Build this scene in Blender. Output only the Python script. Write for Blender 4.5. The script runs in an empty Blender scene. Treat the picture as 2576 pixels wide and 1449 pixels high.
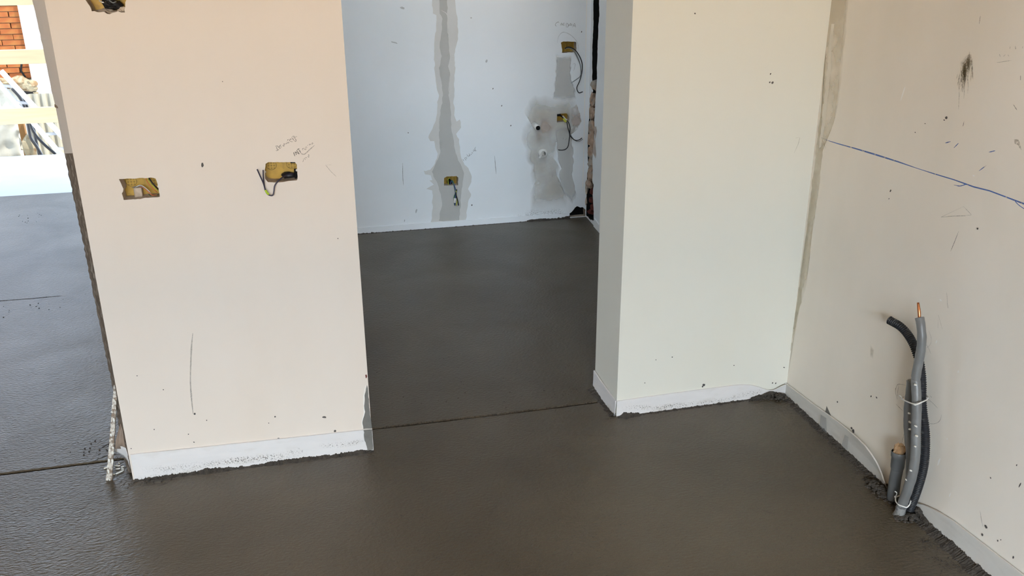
import bpy, bmesh, math, random
from math import radians, sin, cos, pi, sqrt
from mathutils import Vector, Matrix, noise
from mathutils.geometry import tessellate_polygon

random.seed(7)
SC = bpy.context.scene
COL = SC.collection

# ------------------------------------------------------------------ camera
FPX, PITCH, ROLL, YAW, EYE = 2178.4, radians(20.48), radians(-0.35), radians(14.05), 1.55
CAM = Vector((0, 0, EYE))
_f = Vector((sin(YAW) * cos(PITCH), cos(YAW) * cos(PITCH), -sin(PITCH)))
_r = Vector((cos(YAW), -sin(YAW), 0))
_u = _r.cross(_f)
_r2 = cos(ROLL) * _r + sin(ROLL) * _u
_u2 = -sin(ROLL) * _r + cos(ROLL) * _u
cd = bpy.data.cameras.new('camera')
cd.sensor_fit = 'HORIZONTAL'; cd.sensor_width = 36.0
cd.lens = FPX / 2576 * 36.0; cd.clip_start = 0.05; cd.clip_end = 200
cam = bpy.data.objects.new('camera', cd); COL.objects.link(cam)
cam.matrix_world = Matrix(((_r2.x, _u2.x, -_f.x, CAM.x), (_r2.y, _u2.y, -_f.y, CAM.y),
                           (_r2.z, _u2.z, -_f.z, CAM.z), (0, 0, 0, 1)))
SC.camera = cam

# ------------------------------------------------------------------ view, sky, sun, daylight
SC.view_settings.view_transform = 'Standard'; SC.view_settings.look = 'None'
SC.view_settings.exposure = 0.0; SC.view_settings.gamma = 1.0
SC.view_settings.use_curve_mapping = False
SC.cycles.use_denoising = True
SC.cycles.max_bounces = 10; SC.cycles.diffuse_bounces = 6
SC.cycles.sample_clamp_indirect = 8.0

w = bpy.data.worlds.new('sky'); SC.world = w; w.use_nodes = True
nt = w.node_tree; nt.nodes.clear()
wo = nt.nodes.new('ShaderNodeOutputWorld'); bg = nt.nodes.new('ShaderNodeBackground')
tc = nt.nodes.new('ShaderNodeTexCoord'); sp = nt.nodes.new('ShaderNodeSeparateXYZ'); rp = nt.nodes.new('ShaderNodeValToRGB')
nt.links.new(tc.outputs['Generated'], sp.inputs[0]); nt.links.new(sp.outputs['Z'], rp.inputs[0])
rp.color_ramp.elements[0].position = 0.0; rp.color_ramp.elements[0].color = (0.72, 0.85, 1.0, 1)
rp.color_ramp.elements[1].position = 0.65; rp.color_ramp.elements[1].color = (0.045, 0.075, 0.125, 1)
e_ = rp.color_ramp.elements.new(0.36); e_.color = (0.095, 0.125, 0.17, 1)
nt.links.new(rp.outputs[0], bg.inputs[0]); bg.inputs[1].default_value = 19.0
nt.links.new(bg.outputs[0], wo.inputs[0])

def lamp(name, kind, energy, color, loc, target, size=1, size_y=None, spread=None):
    l = bpy.data.lights.new(name, kind); l.energy = energy; l.color = color
    if kind == 'AREA':
        l.shape = 'RECTANGLE'; l.size = size; l.size_y = size_y or size
        if spread: l.spread = spread
    if kind == 'SUN': l.angle = radians(0.6)
    o = bpy.data.objects.new(name, l); COL.objects.link(o)
    o.location = loc
    o.rotation_euler = (Vector(target) - Vector(loc)).to_track_quat('-Z', 'Y').to_euler()
    return o

SUN = Vector((0.3846, -0.269, 0.883))
lamp('sun', 'SUN', 9.0, (1.0, 0.93, 0.82), SUN * 20, (0, 0, 0))
# daylight reaching the room through the window behind the camera: bright sky above, sunlit ochre facades below
lamp('sky_daylight', 'AREA', 3850, (0.78, 0.90, 1.0), (-1.0, -9.0, 3.78), (-0.3, 2.6, 0.6), 9.0, 1.1)
lamp('facade_bounce', 'AREA', 1450, (1.0, 0.62, 0.20), (-1.0, -9.0, 0.95), (0.0, 2.6, 1.6), 9.0, 1.3)

# added cool fill lamp under the closed ceiling, brightening the far wall
lamp('far_room_fill', 'AREA', 4.6, (0.68, 0.85, 1.0), (0.45, 3.25, 2.62), (0.85, 5.2, 0.85), 0.9, 0.5, spread=radians(75))

# ------------------------------------------------------------------ projection helpers (photo pixel -> ray -> real surface)
def ray(px, py):
    return (_r2 * ((px - 1288) / FPX) - _u2 * ((py - 724.5) / FPX) + _f)
def floor_at(px, py, z=0.0):
    d = ray(px, py); return CAM + d * ((z - EYE) / d.z)
def at_y(px, py, Y):
    d = ray(px, py); return CAM + d * (Y / d.y)

class Face:
    """a vertical wall face: local X runs along it, local Y goes into the wall, local Z is up"""
    def __init__(s, a, b):
        s.a = Vector((a[0], a[1], 0)); d = Vector((b[0] - a[0], b[1] - a[1], 0)); s.len = d.length
        s.u = d.normalized(); s.n = Vector((0, 0, 1)).cross(s.u)
        s.mat = Matrix(((s.u.x, s.n.x, 0, s.a.x), (s.u.y, s.n.y, 0, s.a.y), (0, 0, 1, 0), (0, 0, 0, 1)))
    def uv(s, px, py, out=0.0):
        d = ray(px, py); q = s.a - s.n * out
        p = CAM + d * ((q - CAM).dot(s.n) / d.dot(s.n))
        return ((p - s.a).dot(s.u), p.z)
    def loc(s, px, py, out=0.0):
        a = s.uv(px, py, out); return Vector((a[0], -out, a[1]))
    def world(s, px, py, out=0.0):
        return s.mat @ s.loc(px, py, out)

NEAR = Face((-0.606, 2.629), (0.162, 2.617))      # partition, front
PIER = Face((1.047, 2.627), (1.739, 2.629))       # pier, front
JAMB = Face((1.043, 2.862), (1.047, 2.627))       # pier, side in the doorway
RIGHT = Face((1.739, 2.629), (1.704, 1.673))      # right wall
FAR = Face((0.311, 5.204), (1.803, 5.196))        # wall of the room behind
FRT = Face((1.803, 5.196), (1.774, 4.875))        # right wall of the room behind

# ------------------------------------------------------------------ materials
def material(name, color, rough=0.8, var=0.06, scale=6.0, bump=0.1, bscale=60.0, spec=0.3, metal=0.0,
             color2=None, mix_scale=8.0, mix_lo=0.5, mix_hi=0.62, stretch=(1, 1, 1), detail=5.0, alpha=None):
    m = bpy.data.materials.new(name); m.use_nodes = True
    t = m.node_tree; N = t.nodes; L = t.links; N.clear()
    out = N.new('ShaderNodeOutputMaterial'); b = N.new('ShaderNodeBsdfPrincipled')
    b.inputs['Roughness'].default_value = rough; b.inputs['Specular IOR Level'].default_value = spec
    b.inputs['Metallic'].default_value = metal
    co = N.new('ShaderNodeTexCoord'); mp = N.new('ShaderNodeMapping'); mp.inputs['Scale'].default_value = stretch
    L.new(co.outputs['Object'], mp.inputs[0])
    n1 = N.new('ShaderNodeTexNoise'); n1.inputs['Scale'].default_value = scale; n1.inputs['Detail'].default_value = detail
    L.new(mp.outputs[0], n1.inputs['Vector'])
    r = N.new('ShaderNodeValToRGB')
    lo = [max(0, c * (1 - var)) for c in color] + [1]; hi = [min(1, c * (1 + var)) for c in color] + [1]
    r.color_ramp.elements[0].position = 0.3; r.color_ramp.elements[0].color = lo
    r.color_ramp.elements[1].position = 0.7; r.color_ramp.elements[1].color = hi
    L.new(n1.outputs['Fac'], r.inputs[0]); last = r.outputs[0]
    if color2:
        n2 = N.new('ShaderNodeTexNoise'); n2.inputs['Scale'].default_value = mix_scale; n2.inputs['Detail'].default_value = 6
        L.new(mp.outputs[0], n2.inputs['Vector'])
        r2 = N.new('ShaderNodeMapRange'); r2.inputs['From Min'].default_value = mix_lo; r2.inputs['From Max'].default_value = mix_hi
        L.new(n2.outputs['Fac'], r2.inputs['Value'])
        mx = N.new('ShaderNodeMix'); mx.data_type = 'RGBA'; L.new(r2.outputs[0], mx.inputs['Factor'])
        L.new(last, mx.inputs[6]); mx.inputs[7].default_value = (*color2, 1); last = mx.outputs[2]
    L.new(last, b.inputs['Base Color'])
    if bump:
        n3 = N.new('ShaderNodeTexNoise'); n3.inputs['Scale'].default_value = bscale; n3.inputs['Detail'].default_value = 4
        L.new(mp.outputs[0], n3.inputs['Vector'])
        bp = N.new('ShaderNodeBump'); bp.inputs['Strength'].default_value = bump; bp.inputs['Distance'].default_value = 0.004
        L.new(n3.outputs['Fac'], bp.inputs['Height']); L.new(bp.outputs[0], b.inputs['Normal'])
    if alpha:
        # thin worn film: strength, noise scale, lo, hi ; multiplied by the mesh attribute "fade"
        k, asc, alo, ahi = alpha
        at = N.new('ShaderNodeAttribute'); at.attribute_name = 'fade'
        n4 = N.new('ShaderNodeTexNoise'); n4.inputs['Scale'].default_value = asc; n4.inputs['Detail'].default_value = 6
        L.new(co.outputs['Object'], n4.inputs['Vector'])
        r4 = N.new('ShaderNodeMapRange'); r4.inputs['From Min'].default_value = alo; r4.inputs['From Max'].default_value = ahi
        r4.inputs['To Max'].default_value = k
        L.new(n4.outputs['Fac'], r4.inputs['Value'])
        ml = N.new('ShaderNodeMath'); ml.operation = 'MULTIPLY'; L.new(at.outputs['Fac'], ml.inputs[0]); L.new(r4.outputs[0], ml.inputs[1])
        tr = N.new('ShaderNodeBsdfTransparent'); ms = N.new('ShaderNodeMixShader')
        L.new(ml.outputs[0], ms.inputs[0]); L.new(tr.outputs[0], ms.inputs[1]); L.new(b.outputs[0], ms.inputs[2])
        L.new(ms.outputs[0], out.inputs[0])
    else:
        L.new(b.outputs[0], out.inputs[0])
    return m

M = {}
M['paint'] = material('white_wall_paint', (0.72, 0.65, 0.575), 0.75, 0.015, 2.2, 0.05, 25, color2=(0.705, 0.628, 0.545), mix_scale=2.5, mix_lo=0.45, mix_hi=0.75, stretch=(1.6, 1, 0.6))
M['paint_pier'] = material('white_pier_paint', (0.70, 0.69, 0.615), 0.75, 0.012, 2.2, 0.04, 25, color2=(0.695, 0.68, 0.595), mix_scale=2.5, mix_lo=0.45, mix_hi=0.75, stretch=(1.6, 1, 0.6))
M['plaster_right'] = material('grey_beige_plaster', (0.835, 0.785, 0.705), 0.8, 0.02, 4, 0.06, 30, color2=(0.80, 0.75, 0.665), mix_scale=2.6, mix_lo=0.48, mix_hi=0.7, stretch=(1.3, 1, 0.7))
M['plaster_far'] = material('off_white_plaster', (0.84, 0.88, 0.915), 0.8, 0.012, 3, 0.05, 30, color2=(0.82, 0.855, 0.88), mix_scale=2.0, mix_lo=0.48, mix_hi=0.7)
M['ceiling'] = material('ochre_clay_ceiling', (0.62, 0.49, 0.34), 0.9, 0.02)
M['patch_grey'] = material('grey_skim_coat', (0.665, 0.66, 0.64), 0.85, 0.035, 8, 0.08, 50)
M['patch_core'] = material('darker_skim_coat', (0.62, 0.615, 0.59), 0.85, 0.03, 8, 0.08, 50, alpha=(0.7, 3, 0.05, 0.35))
M['patch_damp'] = material('damp_beige_skim', (0.60, 0.565, 0.50), 0.85, 0.05, 9, 0.08, 50, color2=(0.68, 0.66, 0.62), mix_scale=6, alpha=(0.72, 5, 0.15, 0.6))
M['patch_pink'] = material('pinkish_old_plaster', (0.58, 0.47, 0.40), 0.85, 0.06, 9, 0.08, 50, alpha=(0.6, 14, 0.25, 0.55))
M['patch_corner'] = material('ochre_corner_skim', (0.70, 0.64, 0.51), 0.85, 0.04, 8, 0.06, 50, alpha=(0.6, 6, 0.2, 0.55))
M['patch_edge'] = material('pale_skim_edge', (0.74, 0.70, 0.61), 0.85, 0.04, 10, 0.08, 50)
M['stain_faint'] = material('faint_ochre_stain', (0.50, 0.44, 0.30), 0.85, 0.04, 8, 0, alpha=(0.3, 30, 0.2, 0.6))
M['grey_filler'] = material('grey_filler', (0.165, 0.16, 0.145), 0.8, 0.15, 30, 0.3, 90)
M['foam'] = material('white_foam_strip', (0.70, 0.685, 0.675), 0.55, 0.03, 20, 0.12, 160, 0.4, color2=(0.62, 0.60, 0.57), mix_scale=18, mix_lo=0.55, mix_hi=0.78, stretch=(0.5, 1, 1.6))
M['foam_right'] = material('grey_white_foam_strip', (0.66, 0.645, 0.605), 0.55, 0.03, 20, 0.12, 160, 0.4, color2=(0.58, 0.56, 0.52), mix_scale=18, mix_lo=0.55, mix_hi=0.75, stretch=(0.5, 1, 1.6))
M['dirt'] = material('screed_smears', (0.15, 0.13, 0.095), 0.9, 0.2, 40, 0, alpha=(0.8, 240, 0.52, 0.70))
M['pencil'] = material('pencil_lead', (0.13, 0.125, 0.115), 0.6, 0.1, 40, 0, alpha=(0.8, 500, 0.25, 0.6))
M['pencil_faint'] = material('faint_pencil_lead', (0.25, 0.24, 0.22), 0.6, 0.1, 40, 0, alpha=(0.5, 500, 0.25, 0.6))
M['chalk'] = material('blue_chalk', (0.07, 0.16, 0.48), 0.9, 0.1, 40, 0, alpha=(0.75, 60, 0.12, 0.5))
M['spot'] = material('dark_spatter', (0.09, 0.085, 0.08), 0.9, 0.2, 40, 0)
M['white_spot'] = material('white_spatter', (0.88, 0.87, 0.84), 0.8, 0.03, 40, 0)
M['brown_smudge'] = material('brown_smudge', (0.25, 0.20, 0.115), 0.9, 0.2, 40, 0, alpha=(0.45, 200, 0.3, 0.6))
M['raw_plaster'] = material('broken_plaster', (0.55, 0.47, 0.38), 0.95, 0.18, 25, 0.6, 70, color2=(0.36, 0.30, 0.24), mix_scale=18)
M['masonry'] = material('bare_masonry_edge', (0.17, 0.13, 0.095), 0.95, 0.35, 40, 0.9, 90, color2=(0.36, 0.31, 0.25), mix_scale=45, mix_lo=0.52, mix_hi=0.66)
M['terracotta'] = material('broken_hollow_brick', (0.10, 0.022, 0.016), 0.9, 0.3, 30, 0.5, 80)
M['pink_brick'] = material('pale_broken_brick', (0.43, 0.31, 0.23), 0.95, 0.25, 30, 0.7, 70, color2=(0.36, 0.33, 0.29), mix_scale=14)
M['recess_shade'] = material('recess_shade_black', (0.006, 0.006, 0.006), 1.0, 0.1, 10, 0)  # near-black paint standing in for shade inside slots, holes and bores
M['box'] = material('ochre_plastic', (0.50, 0.31, 0.045), 0.5, 0.12, 40, 0.1, 60, 0.4, color2=(0.30, 0.19, 0.035), mix_scale=30, mix_lo=0.56, mix_hi=0.72)
M['box_dark'] = material('shaded_ochre_plastic', (0.26, 0.165, 0.02), 0.5, 0.1, 40, 0.1, 60, 0.4)  # same plastic with shade painted into its colour, for ribs and rings
M['black'] = material('black_plastic', (0.012, 0.012, 0.014), 0.45, 0.1, 40, 0, spec=0.4)
M['wire_purple'] = material('violet_black_wire', (0.035, 0.03, 0.055), 0.4, 0.1, 40, 0, spec=0.5)
M['wire_blue'] = material('blue_wire', (0.03, 0.06, 0.20), 0.4, 0.1, 40, 0, spec=0.5)
M['wire_green'] = material('green_wire', (0.03, 0.13, 0.06), 0.4, 0.1, 40, 0, spec=0.5)
M['wire_yellow'] = material('yellow_green_wire', (0.50, 0.52, 0.05), 0.4, 0.1, 40, 0, spec=0.5)
M['wire_orange'] = material('orange_wire', (0.62, 0.14, 0.04), 0.4, 0.1, 40, 0, spec=0.5)
M['wire_grey'] = material('grey_wire', (0.20, 0.22, 0.23), 0.4, 0.1, 40, 0, spec=0.5)
M['wire_white'] = material('white_wire', (0.72, 0.72, 0.70), 0.4, 0.05, 40, 0, spec=0.5)
M['lime'] = material('lime_tape', (0.42, 0.60, 0.03), 0.45, 0.1, 40, 0)
M['white_plastic'] = material('white_plastic', (0.78, 0.77, 0.74), 0.4, 0.03, 20, 0.03, 40, 0.5)
M['steel'] = material('steel_screw', (0.6, 0.6, 0.6), 0.3, 0.05, 20, 0, metal=1.0)
M['insulation'] = material('grey_pipe_insulation', (0.165, 0.166, 0.164), 0.38, 0.12, 18, 0.25, 55, 0.5)
M['conduit'] = material('black_corrugated_conduit', (0.014, 0.015, 0.018), 0.4, 0.1, 30, 0.05, 60, 0.5)
M['dusty_black'] = material('dusty_black_conduit', (0.014, 0.015, 0.018), 0.5, 0.1, 30, 0.1, 60, 0.4, color2=(0.14, 0.14, 0.13), mix_scale=60, mix_lo=0.6, mix_hi=0.75)
M['copper'] = material('bare_copper', (0.50, 0.19, 0.08), 0.30, 0.12, 40, 0.05, 60, metal=1.0)
M['pvc'] = material('grey_drain_plastic', (0.115, 0.12, 0.122), 0.42, 0.1, 25, 0.1, 60, 0.45, color2=(0.155, 0.125, 0.10), mix_scale=14, mix_lo=0.55, mix_hi=0.75)
M['kraft'] = material('brown_paper', (0.43, 0.275, 0.15), 0.85, 0.15, 40, 0.3, 80)
M['mortar_smear'] = material('dried_mortar', (0.27, 0.27, 0.26), 0.9, 0.2, 60, 0.5, 120, color2=(0.12, 0.12, 0.12), mix_scale=60)
M['crust'] = material('crusty_plaster', (0.60, 0.555, 0.49), 0.9, 0.15, 60, 0.6, 120, color2=(0.24, 0.185, 0.14), mix_scale=75, mix_lo=0.46, mix_hi=0.56)
M['chip'] = material('white_chip', (0.76, 0.75, 0.69), 0.7, 0.05, 40, 0)
M['foam_back'] = material('foam_back_shade', (0.30, 0.225, 0.17), 0.7, 0.1, 20, 0)  # curled inner side of the white strip, its shade painted in as brown
# outside
M['terrace'] = material('pale_terrace', (0.80, 0.78, 0.74), 0.8, 0.03, 4, 0.1, 40)
M['brick'] = material('orange_brick', (0.235, 0.066, 0.0165), 0.9, 0.2, 5, 0.4, 40, color2=(0.26, 0.098, 0.024), mix_scale=6)
M['mortar'] = material('pale_mortar', (0.27, 0.15, 0.08), 0.95, 0.1, 20, 0.3, 60)
M['render_white'] = material('white_render', (0.55, 0.53, 0.515), 0.9, 0.05, 5, 0.2, 30)
M['stone'] = material('ochre_rubble', (0.28, 0.235, 0.15), 0.95, 0.2, 12, 0.7, 30, color2=(0.19, 0.12, 0.06), mix_scale=10)
M['board'] = material('raw_pine', (0.42, 0.355, 0.225), 0.8, 0.08, 6, 0.1, 40, stretch=(0.4, 1, 6))
M['alu'] = material('white_aluminium', (0.42, 0.43, 0.45), 0.5, 0.03, 10, 0)
M['sheet'] = material('pale_corrugated_sheet', (0.36, 0.335, 0.26), 0.7, 0.05, 6, 0)
M['old_concrete'] = material('old_pale_concrete', (0.37, 0.355, 0.30), 0.95, 0.12, 5, 0.5, 20, color2=(0.26, 0.245, 0.19), mix_scale=6, mix_lo=0.55, mix_hi=0.7)
M['post_wood'] = material('orange_wood', (0.21, 0.10, 0.028), 0.8, 0.2, 10, 0.2, 40, stretch=(1, 1, 0.2))
M['earth'] = material('dry_ground', (0.50, 0.42, 0.32), 0.95, 0.15, 2, 0.5, 20)

def screed_material():
    m = bpy.data.materials.new('damp_screed'); m.use_nodes = True
    t = m.node_tree; N = t.nodes; L = t.links; b = N['Principled BSDF']
    co = N.new('ShaderNodeTexCoord')
    def nz(scale, detail, stretch=(1, 1, 1), dist=0.0):
        mp = N.new('ShaderNodeMapping'); mp.inputs['Scale'].default_value = stretch
        n = N.new('ShaderNodeTexNoise'); n.inputs['Scale'].default_value = scale; n.inputs['Detail'].default_value = detail
        n.inputs['Distortion'].default_value = dist
        L.new(co.outputs['Object'], mp.inputs[0]); L.new(mp.outputs[0], n.inputs['Vector']); return n.outputs['Fac']
    r = N.new('ShaderNodeValToRGB'); r.color_ramp.elements[0].position = 0.3; r.color_ramp.elements[1].position = 0.72
    r.color_ramp.elements[0].color = (0.062, 0.047, 0.028, 1); r.color_ramp.elements[1].color = (0.099, 0.079, 0.051, 1)
    L.new(nz(1.6, 6, dist=0.6), r.inputs[0])
    r2 = N.new('ShaderNodeValToRGB'); r2.color_ramp.elements[0].position = 0.34; r2.color_ramp.elements[1].position = 0.66
    r2.color_ramp.elements[0].color = (0.72, 0.72, 0.72, 1); r2.color_ramp.elements[1].color = (1.25, 1.25, 1.25, 1)
    L.new(nz(420, 3), r2.inputs[0])
    mx = N.new('ShaderNodeMix'); mx.data_type = 'RGBA'; mx.blend_type = 'MULTIPLY'; mx.inputs['Factor'].default_value = 1
    L.new(r.outputs[0], mx.inputs[6]); L.new(r2.outputs[0], mx.inputs[7])
    # dark pinholes
    r3 = N.new('ShaderNodeMapRange'); r3.inputs['From Min'].default_value = 0.70; r3.inputs['From Max'].default_value = 0.74
    L.new(nz(95, 2), r3.inputs['Value'])
    mx2 = N.new('ShaderNodeMix'); mx2.data_type = 'RGBA'; L.new(r3.outputs[0], mx2.inputs['Factor'])
    L.new(mx.outputs[2], mx2.inputs[6]); mx2.inputs[7].default_value = (0.022, 0.018, 0.014, 1)
    L.new(mx2.outputs[2], b.inputs['Base Color'])
    rr = N.new('ShaderNodeMapRange'); rr.inputs['To Min'].default_value = 0.32; rr.inputs['To Max'].default_value = 0.42
    rr.inputs['From Min'].default_value = 0.3; rr.inputs['From Max'].default_value = 0.7
    L.new(nz(2.3, 4, dist=1.0), rr.inputs['Value']); L.new(rr.outputs[0], b.inputs['Roughness'])
    b.inputs['Specular IOR Level'].default_value = 0.65
    b1 = N.new('ShaderNodeBump'); b1.inputs['Strength'].default_value = 0.2; b1.inputs['Distance'].default_value = 0.012
    L.new(nz(5, 3, dist=0.5), b1.inputs['Height'])
    b2 = N.new('ShaderNodeBump'); b2.inputs['Strength'].default_value = 0.65; b2.inputs['Distance'].default_value = 0.0055
    L.new(nz(130, 4, (0.55, 1.0, 1), 0.3), b2.inputs['Height']); L.new(b1.outputs[0], b2.inputs['Normal'])
    L.new(b2.outputs[0], b.inputs['Normal'])
    return m
M['screed'] = screed_material()
M['crumb'] = material('dark_crumbly_screed', (0.055, 0.047, 0.039), 0.85, 0.35, 60, 0.7, 140, 0.3)

# ------------------------------------------------------------------ object helpers
def obj(name, verts, faces, m, parent=None, smooth=False, world=None, fade=None, mats=None, fmat=None):
    me = bpy.data.meshes.new(name); me.from_pydata([tuple(v) for v in verts], [], faces); me.update()
    for mm in (mats or [m]): me.materials.append(mm)
    if fmat: me.polygons.foreach_set('material_index', fmat)
    if smooth: me.polygons.foreach_set('use_smooth', [True] * len(me.polygons))
    if fade is not None:
        a = me.attributes.new('fade', 'FLOAT', 'POINT'); a.data.foreach_set('value', fade)
    o = bpy.data.objects.new(name, me); COL.objects.link(o)
    if parent: o.parent = parent
    if world is not None: o.matrix_world = world
    return o
def empty(name, loc):
    o = bpy.data.objects.new(name, None); COL.objects.link(o); o.location = loc; o.empty_display_size = 0.05; return o
def tag(o, label, cat, group=None, kind=None):
    o['label'] = label; o['category'] = cat
    if group: o['group'] = group
    if kind: o['kind'] = kind
    return o
def struct(o): o['kind'] = 'structure'; return o
def thing(name, loc, label, cat, group=None): return tag(empty(name, loc), label, cat, group)
def to_local(parent, pts): 
    l = Vector(parent.location); return [Vector(p) - l for p in pts]

def box_vf(x0, x1, y0, y1, z0, z1):
    v = [(x, y, z) for x in (x0, x1) for y in (y0, y1) for z in (z0, z1)]
    return v, [(0, 1, 3, 2), (4, 6, 7, 5), (0, 4, 5, 1), (2, 3, 7, 6), (0, 2, 6, 4), (1, 5, 7, 3)]
def join(*vfs):
    V, F = [], []
    for v, f in vfs:
        k = len(V); V += list(v); F += [tuple(i + k for i in q) for q in f]
    return V, F
def smooth_path(P, n=6):
    P = [Vector(p) for p in P]
    if len(P) < 3: return P
    out = []
    Q = [P[0] * 2 - P[1]] + P + [P[-1] * 2 - P[-2]]
    for i in range(1, len(Q) - 2):
        a, b, c, d = Q[i - 1], Q[i], Q[i + 1], Q[i + 2]
        for k in range(n):
            t = k / n
            out.append(0.5 * ((2 * b) + (c - a) * t + (2 * a - 5 * b + 4 * c - d) * t * t + (3 * b - a - 3 * c + d) * t ** 3))
    out.append(P[-1]); return out
def tube_vf(P, r, seg=10, cap=True, wob=0.0, close=False):
    """r: number, or function of (index, count)"""
    P = [Vector(p) for p in P]; n = len(P); V, F = [], []
    up = None
    for i, p in enumerate(P):
        if close: d = P[(i + 1) % n] - P[i - 1]
        else: d = P[min(i + 1, n - 1)] - P[max(i - 1, 0)]
        d.normalize()
        if up is None:
            up = Vector((0, 0, 1)) if abs(d.z) < 0.9 else Vector((1, 0, 0))
        a = d.cross(up).normalized(); up = a.cross(d).normalized()
        rr = r(i, n) if callable(r) else r
        for k in range(seg):
            q = 2 * pi * k / seg
            rw = rr * (1 + wob * noise.noise(p * 60 + Vector((cos(q), sin(q), 0))))
            V.append(p + a * (rw * cos(q)) + up * (rw * sin(q)))
    for i in range(n if close else n - 1):
        j = (i + 1) % n
        for k in range(seg):
            l = (k + 1) % seg
            F.append((i * seg + k, j * seg + k, j * seg + l, i * seg + l))
    if cap and not close:
        F.append(tuple(range(seg))); F.append(tuple((n - 1) * seg + k for k in reversed(range(seg))))
    return V, F
def tube(name, P, r, m, parent, seg=10, cap=True, wob=0.0):
    v, f = tube_vf(to_local(parent, P) if parent else P, r, seg, cap, wob)
    return obj(name, v, f, m, parent, smooth=True)

def fill(outer, holes=()):
    loops = [[Vector((p[0], p[1], 0)) for p in outer]] + [[Vector((p[0], p[1], 0)) for p in h] for h in holes]
    return [p for l in loops for p in l], tessellate_polygon(loops)
def ragged(P, step, amp, seed=0):
    """subdivide a closed outline and roughen it"""
    out = []; n = len(P)
    for i in range(n):
        a, b = Vector(P[i]).to_2d(), Vector(P[(i + 1) % n]).to_2d(); d = b - a
        k = max(1, int(d.length / step)); nn = Vector((-d.y, d.x)).normalized() if d.length else Vector((0, 0))
        for j in range(k):
            q = a + d * (j / k); e = noise.noise(Vector((q.x / step * 0.37, q.y / step * 0.37, seed))) + 0.5 * noise.noise(Vector((q.x / step, q.y / step, seed + 5)))
            out.append(q + nn * (amp * e))
    return out

def slab_wall(name, face, u0, u1, h, thick, m, holes=(), hole_depth=0.06, parent=None, m2=None):
    outer = [(u0, 0), (u1, 0), (u1, h), (u0, h)]
    pts, tris = fill(outer, holes)
    V = [(p.x, 0, p.y) for p in pts]
    F = []
    for t in tris:
        a, b, c = (Vector(V[i]) for i in t); nrm = (b - a).cross(c - a)
        F.append(tuple(t) if nrm.y < 0 else tuple(reversed(t)))
    k = 4
    fm = [0] * len(F)
    for hl in holes:                                  # reveal of each opening
        n = len(hl); base = len(V)
        V += [(p[0] + (0), hole_depth, p[1]) for p in hl]
        for i in range(n):
            j = (i + 1) % n; F.append((k + i, k + j, base + j, base + i)); fm.append(1)
        k += n
    b0 = len(V); V += [(u0, thick, 0), (u1, thick, 0), (u1, thick, h), (u0, thick, h)]
    F += [(b0, b0 + 3, b0 + 2, b0 + 1), (0, b0, b0 + 1, 1), (1, b0 + 1, b0 + 2, 2), (2, b0 + 2, b0 + 3, 3), (3, b0 + 3, b0, 0)]
    fm += [0] * 5
    o = obj(name, V, F, None, parent, world=face.mat, mats=[m, m2 or M['raw_plaster']], fmat=fm)
    o['face'] = 1; del o['face']
    return struct(o)

# marks: thin films lying on a wall face, children of that wall
LIFT = [0]
def lift():
    LIFT[0] = (LIFT[0] + 1) % 40; return -0.0005 - 0.00002 * LIFT[0]
def film(name, wall, V2, F, m, fade=None, y=None):
    y = lift() if y is None else y
    return obj(name, [(p[0], y, p[1]) for p in V2], F, m, wall, fade=fade if fade else [1.0] * len(V2))
def strokes(name, wall, face, lines, width, m, taper=True, smooth=True):
    """hand-drawn lines given as photo points projected on the wall"""
    V, F, A = [], [], []
    for ln in lines:
        P = [Vector(face.uv(*p)).to_3d() for p in ln]
        if smooth and len(P) > 2: P = smooth_path(P, 4)
        elif len(P) == 2: P = [P[0].lerp(P[1], t / 6) for t in range(7)]
        n = len(P); k0 = len(V)
        for i, p in enumerate(P):
            d = (P[min(i + 1, n - 1)] - P[max(i - 1, 0)]); d = d.normalized() if d.length else Vector((1, 0, 0))
            s = Vector((-d.y, d.x, 0)); ww = width * (0.75 + 0.5 * random.random())
            if taper: ww *= (0.35 + 0.65 * min(1, 4 * min(i, n - 1 - i) / max(1, n - 1)))
            V += [p + s * ww / 2, p - s * ww / 2]; A += [1, 1]
        F += [(k0 + 2 * i, k0 + 2 * i + 1, k0 + 2 * i + 3, k0 + 2 * i + 2) for i in range(n - 1)]
    return film(name, wall, V, F, m, A)
def blob(name, wall, face, px, py, rx, ry, m, rot=0.0, n=11):
    c = face.uv(px, py); e = face.uv(px + 1, py); k = abs(e[0] - c[0]) + 1e-6; e2 = face.uv(px, py + 1); k2 = abs(e2[1] - c[1])
    V = []
    for i in range(n):
        q = 2 * pi * i / n; r = 1 + 0.35 * (random.random() - 0.5)
        a, b = rx * r * cos(q), ry * r * sin(q)
        V.append((c[0] + k * (a * cos(rot) - b * sin(rot)), c[1] - k2 * (a * sin(rot) + b * cos(rot))))
    return film(name, wall, V, [tuple(range(n))], m)
def patch(name, wall, face, outline, m, step=0.012, amp=0.006, seed=0, holes=()):
    P = ragged([face.uv(*p) for p in outline], step, amp, seed)
    pts, tris = fill(P, holes)
    return film(name, wall, pts, [tuple(t) for t in tris], m)
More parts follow.
